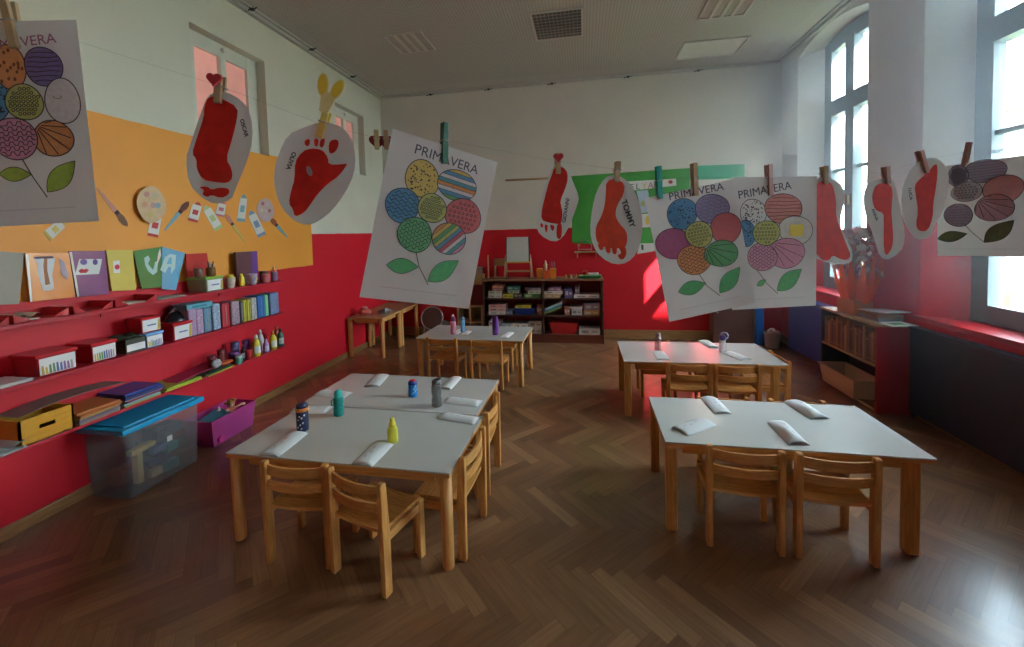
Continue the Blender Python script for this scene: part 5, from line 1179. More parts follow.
# ------------------------------------------------------------------ outlines of the drawings and prints, in millimetres on each sheet
ART = {'art_center':{'o':[-0.3222,0.6711,1.8361],'phi':0.6949,'rho':0.216,'tau':-0.0649,'petals':[['yellow_dots',68,71,31,32],['stripes',136,66,40,29],['blue_waves',42,126,30,29],['red_rings',160,120,37,31],['green_waves',74,173,31,30],['rainbow',140,168,34,30],['lime_rings',96,119,26,26]],'stem':[[82,203],[93,229],[117,260]],'leaves':[[[34,235],[92,230]],[[115,254],[168,206]]],'pegs':[['green',88,-43,103,36]],'text':[[43,14],[170,19]]},'art_right':{'o':[0.1416,0.991,1.722],'phi':0.1933,'rho':-0.1873,'tau':-0.01,'petals':[['blue_dots',78,54,35,34],['lilac_waves',149,57,38,33],['red',172,108,36,34],['magenta',43,117,38,35],['orange_waves',85,165,38,34],['green_rays',150,164,38,30],['lime_rings',107,109,31,29]],'stem':[[89,198],[104,233],[129,261]],'leaves':[[[34,232],[102,225]],[[130,255],[188,205]]],'pegs':[['teal',45,-71,33,14],['wood',127,-57,116,22]],'text':[[54,1],[183,4]]},'art_behind':{'o':[0.3265,0.9836,1.7605],'phi':0.3,'rho':0.0012,'tau':-0.0,'petals':[['black_dots',51,81,30,31],['salmon_lines',125,72,46,32],['yolk',156,122,41,32],['blue_dots',32,126,23,28],['pink_rays',133,173,45,32],['pink_waves',72,180,35,30],['lime_rings',82,126,33,26]],'stem':[[56,203],[83,239],[112,265]],'leaves':[[[110,258],[172,211]],[[60,245],[83,232]]],'pegs':[['pinkwood',88,-35,92,51]],'text':[[15,34],[144,13]]},'art_edge':{'o':[1.1716,1.6071,1.832],'phi':-1.0471975511965976,'rho':-0.02000000000000024,'tau':0,'petals':[['lilac_lines',113,32,44,34],['red',150,94,41,41],['lilac_rings',52,38,24,32],['lilac_waves',52,165,32,36],['pink_rays',132,148,42,38],['gray_rings',72,92,34,30]],'stem':[[64,194],[87,226],[111,254]],'leaves':[[[0,241],[72,226]],[[111,254],[173,188]]],'pegs':[['pinkwood',82,-86,62,31]],'text':[[120,-31],[200,-39]]},'art_left':{'o':[-0.9342,0.4472,1.9745],'phi':0.25,'rho':-0.0358,'tau':-0.0005,'petals':[['orange_spots',111,66,24,30],['purple_lines',159,67,25,27],['white_ring',180,118,24,31],['orange_rays',162,172,26,26],['pink_waves',109,170,31,29],['blue_dots',86,114,24,28],['lime_rings',129,118,25,25]],'stem':[[113,196],[127,228],[143,258]],'leaves':[[[144,250],[187,206]],[[81,220],[125,223]]],'pegs':[['wood',120,-30,126,41]],'text':[[75,27],[179,17]]},'foot_large':{'o':[-0.5742,0.5807,1.8915],'phi':0.2,'paper':[[-20,7],[-30,28],[-51,81],[-61,107],[-58,149],[-38,171],[-18,182],[9,175],[16,157],[36,116],[49,77],[47,35],[33,14],[13,2],[-4,0]],'reds':[[[-17,7],[1,11],[28,26],[25,47],[14,82],[4,109],[12,124],[13,139],[5,148],[-16,146],[-36,141],[-44,123],[-43,108],[-50,99],[-41,75],[-27,40],[-26,25]],[[-43,153],[-28,152],[-23,158],[-7,154],[7,157],[5,167],[-8,172],[-23,166],[-29,170],[-38,165],[-33,158]]],'pegs':[['heart',2,-16,-1,12]],'text':[[30,46],[36,72]]},'hand':{'o':[-0.4374,0.6229,1.8434],'phi':0.2,'paper':[[-45,20],[-20,9],[8,0],[35,4],[53,16],[64,41],[65,72],[55,103],[35,133],[12,157],[-16,172],[-40,165],[-61,143],[-71,112],[-71,81],[-62,51]],'reds':[[[-35,64],[-22,48],[-7,43],[11,46],[20,59],[20,71],[44,71],[53,69],[37,90],[18,102],[-1,120],[-14,138],[-24,150],[-40,157],[-42,144],[-49,134],[-44,113],[-37,94]],[[-18,30],[-8,27],[-10,40],[-17,39]],[[-2,27],[6,28],[4,41],[-2,40]],[[9,28],[17,27],[13,43],[6,41]],[[24,31],[37,29],[39,38],[33,50],[23,54],[21,43]]],'pegs':[['yellow_wings',22,-15,8,26]],'text':[[-38,48],[-49,74]],'hole':[-12,81]},'foot_thin':{'o':[-0.0557,0.9322,1.8025],'phi':0.2,'paper':[[-8,3],[-24,37],[-36,72],[-48,117],[-51,138],[-43,159],[-12,177],[9,167],[27,136],[46,88],[48,74],[33,35],[25,18],[9,0]],'reds':[[[-8,10],[6,4],[21,14],[24,32],[19,52],[5,83],[7,94],[10,108],[8,129],[3,136],[-25,131],[-39,124],[-37,100],[-27,65],[-20,41],[-12,24]],[[-3,133],[8,133],[7,164],[0,171],[-6,162]],[[-20,135],[-8,139],[-12,151],[-17,148]],[[-32,135],[-24,136],[-26,152],[-30,154]],[[-41,131],[-34,135],[-36,143],[-41,141]]],'pegs':[['heart',1,-21,2,21]],'text':[[16,133],[25,84]]},'foot_orange':{'o':[0.0735,0.9333,1.7718],'phi':0.2,'paper':[[-26,6],[-44,33],[-55,73],[-61,121],[-55,155],[-36,183],[-6,199],[22,195],[43,175],[54,144],[58,97],[48,55],[32,21],[11,4],[-9,0]],'reds':[[[-23,13],[1,8],[18,21],[16,44],[0,68],[-4,88],[3,105],[22,126],[22,150],[16,163],[-5,162],[-26,161],[-45,149],[-49,131],[-47,111],[-35,91],[-27,67],[-24,40]],[[-45,149],[-31,154],[-33,166],[-41,164]],[[-28,157],[-15,159],[-16,173],[-25,172]],[[-13,158],[-1,159],[-2,176],[-11,175]],[[2,158],[19,159],[20,178],[11,189],[2,184],[0,176],[9,174]]],'pegs':[['wood',3,-22,0,10]],'text':[[10,58],[28,113]]},'foot_wide':{'o':[0.6114,1.1499,1.7704],'phi':0.3,'paper':[[-41,5],[-14,0],[16,14],[35,27],[41,54],[32,87],[23,119],[42,152],[64,192],[61,219],[30,223],[-12,216],[-36,207],[-67,193],[-79,149],[-74,69]],'reds':[[[-41,16],[-14,11],[4,22],[14,59],[14,103],[30,141],[45,174],[58,202],[46,213],[24,208],[6,198],[-6,212],[-25,209],[-37,196],[-58,182],[-67,139],[-62,69]]],'pegs':[['wood',-20,-19,-19,16]],'text':None},'foot_narrow':{'o':[0.7697,1.2182,1.7658],'phi':0.3,'paper':[[-55,27],[-42,11],[-4,0],[28,0],[41,40],[55,96],[66,142],[63,182],[38,204],[12,214],[-8,205],[-21,168],[-34,134],[-51,100],[-61,55]],'reds':[[[-32,33],[-23,16],[9,11],[28,28],[23,84],[26,113],[30,152],[28,181],[12,203],[2,191],[1,112],[0,90],[-25,83],[-35,55]]],'pegs':[['pinkwood',5,-25,9,11]],'text':[[-36,80],[-23,109]]},'foot_small':{'o':[0.8948,1.2631,1.8205],'phi':0.3,'paper':[[-13,6],[-42,26],[-68,71],[-74,122],[-62,175],[-31,212],[-8,219],[18,210],[33,177],[59,145],[73,86],[72,40],[52,13],[25,0]],'reds':[[[-19,58],[3,42],[29,16],[37,26],[34,72],[24,124],[25,157],[10,196],[-20,195],[-28,176],[-21,143],[-30,97],[-34,74]]],'pegs':[['pinkwood',-21,-16,0,42]],'text':[[-52,81],[-48,110]]}}
# ------------------------------------------------------------------ ceiling lights and cable clips
M_lfm = mat('luminaire paint', (.55, .53, .49), .5); M_lou = mat('louvre grey', (.13, .12, .11), .35, .3); M_lou2 = mat('louvre cream', (.46, .44, .39), .45)
def ceil_light(x0, x1, y0, y1, label, kind):
    t = thing('ceiling_light', label, 'ceiling light', ((x0+x1)/2, (y0+y1)/2, ZC), 0, 'square recessed ceiling lights'); hx, hy = (x1-x0)/2, (y1-y0)/2
    b = MB(); f = .02
    for a, c in (((-hx, -hy), (hx, -hy+f)), ((-hx, hy-f), (hx, hy)), ((-hx, -hy+f), (-hx+f, hy-f)), ((hx-f, -hy+f), (hx, hy-f))): b.span((a[0], a[1], -.014), (c[0], c[1], -.0005))
    b.build('frame', M_lfm, t)
    b = MB(); b.span((-hx+f, -hy+f, -.004), (hx-f, hy-f, -.0006)); b.build('reflector', mat('dark reflector', (.10, .095, .09), .4) if kind == 0 else (mat('cream reflector', (.40, .38, .33), .5) if kind == 1 else mat('pale diffuser', (.66, .65, .60), .5)), t)
    if kind == 2: return t
    b = MB(); n = 12
    for k in range(1, n):
        x = -hx+f+(2*hx-2*f)*k/n
        if kind == 0: b.span((x-.003, -hy+f, -.013), (x+.003, hy-f, -.004))
        elif k % 3 == 0: b.span((x-.018, -hy+f, -.013), (x+.018, hy-f, -.004))
    if kind == 0:
        for k in range(1, 9):
            y = -hy+f+(2*hy-2*f)*k/9; b.span((-hx+f, y-.005, -.013), (hx-f, y+.005, -.004))
    b.build('louvre', mat('louvre light', (.34, .32, .30), .4) if kind == 0 else mat('louvre beige', (.58, .54, .46), .5), t)
    return t
ceil_light(-.51, .04, 4.33, 4.95, 'square ceiling light with a dark egg crate grille, nearest the ceiling middle', 0)
ceil_light(-2.19, -1.74, 4.42, 4.90, 'faint beige striped ceiling light near the left wall', 1)
ceil_light(1.27, 1.75, 4.30, 4.87, 'striped grey ceiling light at the top of the picture near the windows', 1)
ceil_light(1.26, 2.02, 5.42, 5.95, 'plain pale ceiling panel near the right back corner', 2)
M_blk = mat('black plastic', (.02, .02, .02), .4)
def clip(x, y, z, label):
    t = thing('cable_clip', label, 'clip', (x, y, z), 0, 'small black clips along the ceiling edge')
    b = MB(); b.box((0, 0, -.018), (.04, .028, .022)); b.tube([(-.03, 0, -.02), (-.065, -.01, -.035)], .007, 6); b.tube([(.03, 0, -.02), (.06, -.01, -.012)], .006, 6); b.build('body', M_blk, t)
for q, lab in (((431, 97), 'first black clip from the left corner on the back ceiling edge'), ((489, 92), 'second black clip from the left corner on the back ceiling edge'), ((552, 85), 'middle black clip on the back ceiling edge'), ((628, 78), 'fourth black clip from the left corner on the back ceiling edge'), ((698, 71), 'black clip nearest the right corner on the back ceiling edge')):
    clip(PY(q[0], q[1], 6.31).x, 6.29, ZC-.03, lab)
for y, lab in ((3.62, 'black clip on the left ceiling edge above the nearer small window'), (4.52, 'black clip on the left ceiling edge between the small windows'), (5.4, 'black clip on the left ceiling edge above the farther small window')):
    clip(XL+.09, y, ZC, lab)
b = MB(); b.tube([(XR-.10, y, ZC-.012) for y in (0, 1.5, 3, 4.5, 6.25)], .012, 8); tag(b.build('ceiling_cable', mat('cable white', (.55, .54, .50), .5)), 'pale cable running along the right edge of the ceiling', 'cable')
b = MB(); b.tube([(XL+.10, y, ZC-.008) for y in (0, 1.5, 3, 4.5, 6.25)], .008, 8); tag(b.build('ceiling_cable', mat('cable white', (0, 0, 0))), 'pale cable running along the left edge of the ceiling', 'cable')

# ------------------------------------------------------------------ storage bins on the floor by the shelves
M_bin = mat('clear bin plastic', (.34, .33, .33), .2, alpha=.22); M_blid = mat('turquoise blue lid', (.01, .32, .56), .3)
bx, by, bl, bd, bh = -3.045, 2.31, .51, .35, .45
t = thing('storage_bin', 'large clear storage bin with a blue lid, on the floor under the shelves', 'storage bin', (bx, by, 0))
def shell(L, D, h, tp, th=.004, r=.03):
    b = MB(); n = 5
    def ringp(s, z, o=0):
        out = []; hx, hy = D/2*s-o, L/2*s-o
        for cx, cy, a0 in ((hx-r, hy-r, 0), (-hx+r, hy-r, 90), (-hx+r, -hy+r, 180), (hx-r, -hy+r, 270)):
            for k in range(n): a = R(a0+90*k/(n-1)); out.append((cx+r*math.cos(a), cy+r*math.sin(a), z))
        return out
    A, B_ = ringp(tp, .012), ringp(1, h); Ci, Di = ringp(tp, .016, th), ringp(1, h, th); N = len(A)
    for k in range(N):
        j = (k+1) % N
        b.face([A[k], A[j], B_[j], B_[k]], 0, True); b.face([Ci[j], Ci[k], Di[k], Di[j]], 0, True); b.face([B_[k], B_[j], Di[j], Di[k]])
    b.face(A[::-1]); b.face(Ci); return b
shell(bl, bd, bh, .93).build('body', M_bin, t, recalc=False)
for s in (-1, 1):
    for y in (-.17, .17):
        b = MB(); b.box((s*.12, y, .006), (.03, .05, .012)); b.build('foot', M_bin, t)
b = MB(); b.box((0, 0, bh+.012), (bd+.035, bl+.05, .034)); b.box((0, 0, bh+.032), (bd-.04, bl-.03, .012)); b.build('lid', M_blid, t, bevel=.008)
b = MB(); b.box((bd/2*.975+.0035, .02, .285), (.002, .035, .035)); b.build('sticker', M_cw, t)
rr = random.Random(21)
TOYS = [((0, .06, .11), (.10, .14, .04), (.015, .02, .06), 'dark blue'), ((.03, -.10, .13), (.05, .035, .22), (.55, .38, .08), 'yellow'), ((.03, -.065, .245), (.05, .16, .035), (.58, .42, .10), 'pale yellow'), ((-.05, .10, .20), (.12, .16, .10), (.02, .03, .035), 'black'), ((.07, .10, .05), (.06, .12, .06), (.02, .10, .10), 'dark teal'), ((.06, .14, .17), (.05, .08, .06), (.03, .16, .14), 'teal'), ((-.08, -.10, .08), (.08, .14, .10), (.20, .05, .02), 'rust'), ((.08, .02, .21), (.04, .09, .05), (.05, .09, .18), 'slate blue'), ((.02, .12, .30), (.14, .18, .06), (.03, .03, .05), 'charcoal'), ((.09, -.02, .06), (.04, .07, .05), (.35, .28, .14), 'ochre')]
for c, s, col, cn in TOYS:
    b = MB(); b.box((0, 0, s[2]/2), s, 0, Matrix.Rotation(R(rr.uniform(-9, 9)), 3, 'Z')); b.lathe([(min(s[0], s[1])*.3, 0), (min(s[0], s[1])*.3, .012)], c=(0, 0, s[2]), n=12)
    o = b.build('toy_block', mat('toy %s' % cn, col, .5), loc=(bx+c[0]*.9, by+c[1]*.85, max(.017, c[2]-s[2]/2)), bevel=.004); tag(o, '%s toy block seen through the clear storage bin' % cn, 'toy', 'toys in the clear storage bin')
M_pink = mat('magenta tub plastic', (.75, .12, .44), .3, alpha=.78, transl=.35)
ptub = open_tub('storage_tub', 'magenta plastic tub full of toys on the floor by the left wall', 'tub', (-3.065, 2.925, 0), R(90), .44, .27, .215, M_pink, taper=.88, rim=.006, group=None)
b = MB(); b.lathe([(.026, 0), (.026, .05)], n=14, M=Matrix.Rotation(R(90), 3, 'X'), c=(-.14, -.095, .045)); b.build('castor', mat('pink wheel', (.70, .05, .30), .35), ptub)
for loc, sq, r_, c, l in (((-3.06, 2.83, .055), (1.1, 1.3, .6), .085, (.08, .05, .14), 'dark violet toy at the bottom of the magenta tub'), ((-3.08, 3.0, .06), (1, 1.4, .6), .09, (.30, .04, .10), 'crimson toy at the bottom of the magenta tub')):
    b = MB(); b.ball((0, 0, 0), r_, 12, squash=sq); b.ball((0, .03, r_*.5), r_*.4, 8); tag(b.build('soft_toy', mat('soft %s' % l[:6], c, .8), loc=loc), l, 'toy', 'toys in the magenta tub')
t = thing('toy_doll', 'small toy doll with ginger hair sticking out of the magenta tub', 'doll', (-3.03, 2.99, .15)); b = MB(); b.ball((0, 0, .035), .042, 12, squash=(.8, 1.2, .9)); b.build('body', mat('doll dress', (.50, .12, .08), .7), t); b = MB(); b.ball((0, 0, .092), .03, 12); b.build('head', mat('doll skin', (.58, .34, .22), .6), t)
b = MB()
for k in range(8): b.ball((.02*math.cos(k), .028*math.sin(k*1.7), .108+.006*(k % 3)), .016, 8)
b.build('hair', mat('ginger hair', (.42, .17, .04), .8), t)
b = MB(); b.tube([(0, .03, .04), (.03, .08, .06), (.03, .11, .05)], .011); b.tube([(0, -.03, .04), (.03, -.07, .07)], .011); b.build('arm', mat('doll skin', (0, 0, 0)), t)
b = MB(); b.box((0, 0, .011), (.16, .19, .022)); o = b.build('toy_book', mat('toy book teal', (.05, .20, .26), .4), loc=(-3.05, 2.86, .165), bevel=.002); o.rotation_euler = (R(14), R(16), 0); tag(o, 'teal toy book lying at the front of the magenta tub', 'toy')
b = MB(); b.ball((0, 0, .03), .035, 10, squash=(1, 1.2, .85)); b.lathe([(.012, .05), (.01, .075), (.003, .08)], n=10); tag(b.build('toy_figure', mat('toy white pink', (.60, .50, .48), .5), loc=(-3.09, 2.93, .16)), 'white toy figure at the back of the magenta tub', 'toy')

# ------------------------------------------------------------------ drawings and prints on the line
M_sheet = mat('drawing paper', (.63, .63, .62), .75, noise=.02, transl=.42)
M_fpap = mat('cut paper grey white', (.56, .545, .52), .75, noise=.02, transl=.42)
M_ink = mat('pen ink', (.03, .03, .035), .6); M_inkl = mat('grey pen ink', (.16, .15, .16), .6)
M_paint = mat('red finger paint', (.66, .022, .014), .45, noise=.22, scale=45, transl=.4); M_paint2 = mat('orange red finger paint', (.70, .055, .015), .45, noise=.2, scale=45, transl=.4)
PAL = dict(yellow=(.66, .47, .07), blue=(.04, .24, .48), red=(.62, .09, .10), green=(.09, .42, .13), lime=(.48, .50, .10), lilac=(.26, .20, .42), magenta=(.42, .05, .20), orange=(.72, .26, .05), salmon=(.66, .22, .18), pink=(.66, .25, .38), purple=(.17, .10, .34), white=(.66, .62, .62), gray=(.42, .42, .50), black=(.66, .66, .64), yolk=(.68, .66, .60), dkgreen=(.07, .34, .10), crimson=(.55, .06, .10), teal=(.03, .30, .36))
GLARE_WASH = [0]
def pm(n):
    c = PAL[n]
    if GLARE_WASH[0]: return mat('glare washed pencil '+n, tuple(.62*x+.38*.68 for x in c), .7, noise=.08, scale=160, transl=.45)
    c = tuple(.88*x+.12*.66 for x in c)
    return mat('pencil '+n, c, .7, noise=.14, scale=160, transl=.42)
def peg(kind, top, bot, parent_matrix, label, depth=-.006, hide=None):
    """a clothes peg: two tapered jaws and a wire spring; top/bot are mm on the sheet"""
    t = thing('clothes_peg', label, 'clothes peg', (0, 0, 0), 0, None)
    L = .072; ux, uy = bot[0]-top[0], bot[1]-top[1]; a = -math.atan2(ux, uy); L = max(.045, min(.075, math.hypot(ux, uy)/1000)); mid = ((top[0]*.5+bot[0]*.5)/1000, -(top[1]*.5+bot[1]*.5)/1000)
    M = parent_matrix @ Matrix.Translation((mid[0], 0, mid[1])) @ Matrix.Rotation(a, 4, 'Y'); t.matrix_world = M
    col = dict(green=(.006, .125, .075), teal=(.012, .34, .29), wood=(.44, .30, .16), pinkwood=(.46, .26, .22), heart=(.46, .30, .15), yellow_wings=(.62, .44, .10))[kind]; m = mat('peg '+kind, col, .5, noise=.15, scale=60)
    W = .0055
    for s in (-1, 1):
        b = MB(); y0, y1 = s*.0012, s*.0012
        pts = [(-W, y0, -L/2), (W, y0, -L/2), (W, s*.002, 0), (W, s*.0035, L/2), (-W, s*.0035, L/2), (-W, s*.002, 0)]
        out = [(x, s*(.0075 if abs(z) < L*.49 and z <= 0 else (.0075 if z <= 0 else .0085)), z) for x, y, z in pts]
        n = len(pts); base = len(b.v); b.v += pts+out
        b.f.append(tuple(range(n))); b.f.append(tuple(range(2*n-1, n-1, -1))); b.m += [0, 0]; b.s += [False, False]
        for i in range(n): j = (i+1) % n; b.f.append((i, j, n+j, n+i)); b.m.append(0); b.s.append(False)
        b.build('jaw', m, t, bevel=.0008)
    b = MB(); b.tube([(-W-.001, -.009, .004), (-W-.001, .009, .004)], .0011, 6); b.tube([(W+.001, -.009, .004), (W+.001, .009, .004)], .0011, 6); b.tube([(-W-.001, -.009, .004), (W+.001, -.009, .004)], .0011, 6); b.build('spring', M_mtl, t)
    if kind in ('heart', 'yellow_wings'):
        if kind == 'heart':
            pts = []
            for k in range(24):
                q = 2*PI*k/24; pts.append((16*math.sin(q)**3*.00072, (13*math.cos(q)-5*math.cos(2*q)-2*math.cos(3*q)-math.cos(4*q))*.00072))
            b = MB(); b.prism([(x, -.0125, z+.012) for x, z in pts], (0, -.004, 0)); b.build('heart', mat('heart red', (.38, .018, .025), .4), t, bevel=.0012)
        else:
            for s, rx, rz, x in ((-1, .009, .019, -.012), (1, .009, .018, .012)):
                M2 = Matrix.Rotation(R(s*14), 3, 'Y'); b = MB(); b.prism([M2 @ Vector((px_*rx, 0, pz*rz))+Vector((x, -.0125, .060)) for px_, pz in arc2(0, 0, 1, 1, 18)], (0, -.003, 0), 0)
                b.prism([M2 @ Vector((px_*rx*.78, 0, pz*rz*.82))+Vector((x, -.0157, .060)) for px_, pz in arc2(0, 0, 1, 1, 18)], (0, -.001, 0), 1); b.build('wing', [mat('wing cream', (.62, .50, .22), .5), mat('wing yellow', (.62, .40, .02), .5)], t)
            b = MB(); b.prism([(x, -.0118, z) for x, z in ((-.007, .018), (.007, .018), (.014, .050), (-.012, .052))], (0, -.003, 0)); b.build('wing_base', mat('wing cream', (0, 0, 0)), t)
    return t
LY = .00032
def petal(b, kind, cx, cy, rx, ry, lay_, mats, rr):
    """one coloured-in petal (mm) drawn on the sheet front"""
    base = kind.split('_')[0]; pat = kind.split('_')[1] if '_' in kind else ''
    def idx(m):
        if m not in mats: mats.append(m)
        return mats.index(m)
    y = -.0006-lay_*LY
    def poly(pts, m, dy=0): b.face([(p[0]/1000, y-dy*.0001, -p[1]/1000) for p in pts], idx(m))
    def ribbon(pts, w, m, dy=2):
        for i in range(len(pts)-1):
            (x0, y0), (x1, y1) = pts[i], pts[i+1]; l = math.hypot(x1-x0, y1-y0) or 1; nx, ny = -(y1-y0)/l*w/2, (x1-x0)/l*w/2; ex, ey = (x1-x0)/l*w*.3, (y1-y0)/l*w*.3
            poly([(x0+nx-ex, y0+ny-ey), (x1+nx+ex, y1+ny+ey), (x1-nx+ex, y1-ny+ey), (x0-nx-ex, y0-ny-ey)], m, dy)
    inside = lambda x, y_, s=.9: ((x-cx)/rx)**2+((y_-cy)/ry)**2 < s*s
    w = [1.04+.035*math.sin(2*PI*k/28*2+rx)+.02*math.sin(2*PI*k/28*3+ry) for k in range(28)]
    edge = [(cx+rx*w[k]*math.cos(2*PI*k/28), cy+ry*w[k]*math.sin(2*PI*k/28)) for k in range(28)]
    poly(edge, pm(base)); ribbon(edge+edge[:1], 1.6, M_ink, 2)
    if pat in ('stripes', ) or base == 'stripes': pass
    if pat == 'dots':
        for k in range(90):
            x, y_ = cx+rr.uniform(-rx, rx), cy+rr.uniform(-ry, ry)
            if inside(x, y_, .9): r_ = rr.uniform(1.0, 2.0) if base != 'black' else rr.uniform(1.4, 2.2); poly(arc2(x, y_, r_, r_, 6), M_ink, 2)
    elif pat == 'spots':
        for k in range(26):
            x, y_ = cx+rr.uniform(-rx, rx), cy+rr.uniform(-ry, ry)
            if inside(x, y_, .85): poly(arc2(x, y_, 2.2, 3, 7), mat('leopard brown', (.20, .07, .02), .7), 2)
    elif pat == 'rings':
        st = max(5, rx/4.2); yy = cy-ry
        while yy < cy+ry:
            xx = cx-rx+(st/2 if int((yy-cy)/st) % 2 else 0)
            while xx < cx+rx:
                if inside(xx, yy, .84): ribbon([(xx+2.2*math.cos(k*PI/4), yy+2.2*math.sin(k*PI/4)) for k in range(9)], 1.2, M_ink)
                xx += st
            yy += st
    elif pat in ('waves', 'lines'):
        n = 7
        for i in range(1, n+1):
            yy = cy-ry+2*ry*i/(n+1); pts = []
            for k in range(31):
                x = cx-rx+2*rx*k/30; v = yy+((2.4*math.sin(k*1.05+i)) if pat == 'waves' else .7*math.sin(k*.3+i))
                if pat == 'waves' and base in ('green', 'orange', 'pink'): v = yy+(2.6 if (k//3) % 2 else -2.6)
                if inside(x, v, .96): pts.append((x, v))
            if len(pts) > 2: ribbon(pts, 1.3, M_ink if base not in ('lilac',) else M_inkl)
    elif pat == 'rays':
        for i in range(7):
            t_ = R(-35+i*17); o = (cx-rx*.9, cy-ry*.8); pts = [(o[0]+k*rx*.09*math.cos(t_+R(25)), o[1]+k*rx*.09*math.sin(t_+R(25))) for k in range(2, 26)]
            pts = [p for p in pts if inside(p[0], p[1], .97)]
            if len(pts) > 2: ribbon(pts, 1.4, M_ink)
    elif pat == 'ring': ribbon([(cx-6+6*math.cos(k*.4), cy-8+4*math.sin(k*.4)) for k in range(9)], .9, M_inkl)
def bands(b, cx, cy, rx, ry, cols, ang, lay_, mats):
    """a petal filled with coloured stripes at an angle"""
    y = -.0006-lay_*LY; n = len(cols); ca, sa = math.cos(R(ang)), math.sin(R(ang))
    for i, c in enumerate(cols):
        t0, t1 = -1+2*i/n, -1+2*(i+1)/n; up = []; dn = []
        for k in range(9):
            t = t0+(t1-t0)*k/8; s = math.sqrt(max(0, 1-t*t)); up.append((s, t)); dn.append((-s, t))
        pts = []
        for u, v in up+dn[::-1]: pts.append((cx+rx*(u*ca-v*sa), cy+ry*(u*sa+v*ca)))
        m = pm(c)
        if m not in mats: mats.append(m)
        b.face([(p[0]/1000, y, -p[1]/1000) for p in pts], mats.index(m))
        if M_ink not in mats: mats.append(M_ink)
        if i: 
            (x0, y0), (x1, y1) = pts[0], pts[-1]; l = math.hypot(x1-x0, y1-y0) or 1; nx, ny = -(y1-y0)/l*.45, (x1-x0)/l*.45
            b.face([(p[0]/1000, y-.0002, -p[1]/1000) for p in ((x0+nx, y0+ny), (x1+nx, y1+ny), (x1-nx, y1-ny), (x0-nx, y0-ny))], mats.index(M_ink))
    ed = [(cx+rx*math.cos(2*PI*k/28), cy+ry*math.sin(2*PI*k/28)) for k in range(29)]
    for i in range(28):
        (x0, y0), (x1, y1) = ed[i], ed[i+1]; l = math.hypot(x1-x0, y1-y0); nx, ny = -(y1-y0)/l*.75, (x1-x0)/l*.75
        b.face([(p[0]/1000, y-.0002, -p[1]/1000) for p in ((x0+nx, y0+ny), (x1+nx, y1+ny), (x1-nx, y1-ny), (x0-nx, y0-ny))], mats.index(M_ink))
def sheet_matrix(d):
    phi, rho, tau = d['phi'], d.get('rho', 0), d.get('tau', 0)
    u = Vector((math.cos(phi), math.sin(phi), 0)); n = Vector((math.sin(phi), -math.cos(phi), 0)); dn = math.cos(tau)*Vector((0, 0, -1))+math.sin(tau)*n
    X = math.cos(rho)*u+math.sin(rho)*dn; Zv = -(-math.sin(rho)*u+math.cos(rho)*dn); Y = Zv.cross(X); o = Vector(d['o'])
    return Matrix(((X.x, Y.x, Zv.x, o.x), (X.y, Y.y, Zv.y, o.y), (X.z, Y.z, Zv.z, o.z), (0, 0, 0, 1)))
LINE = []
def hang(t, d, labels, sc=1):
    M = sheet_matrix(d)
    for (k, x0, y0, x1, y1), lab in zip(d['pegs'], labels):
        p = peg(k, (x0*sc, y0*sc), (x1*sc, y1*sc), M, lab); LINE.append(p.matrix_world @ Vector((0, 0, .006 if k != 'yellow_wings' else .0)))
    return M
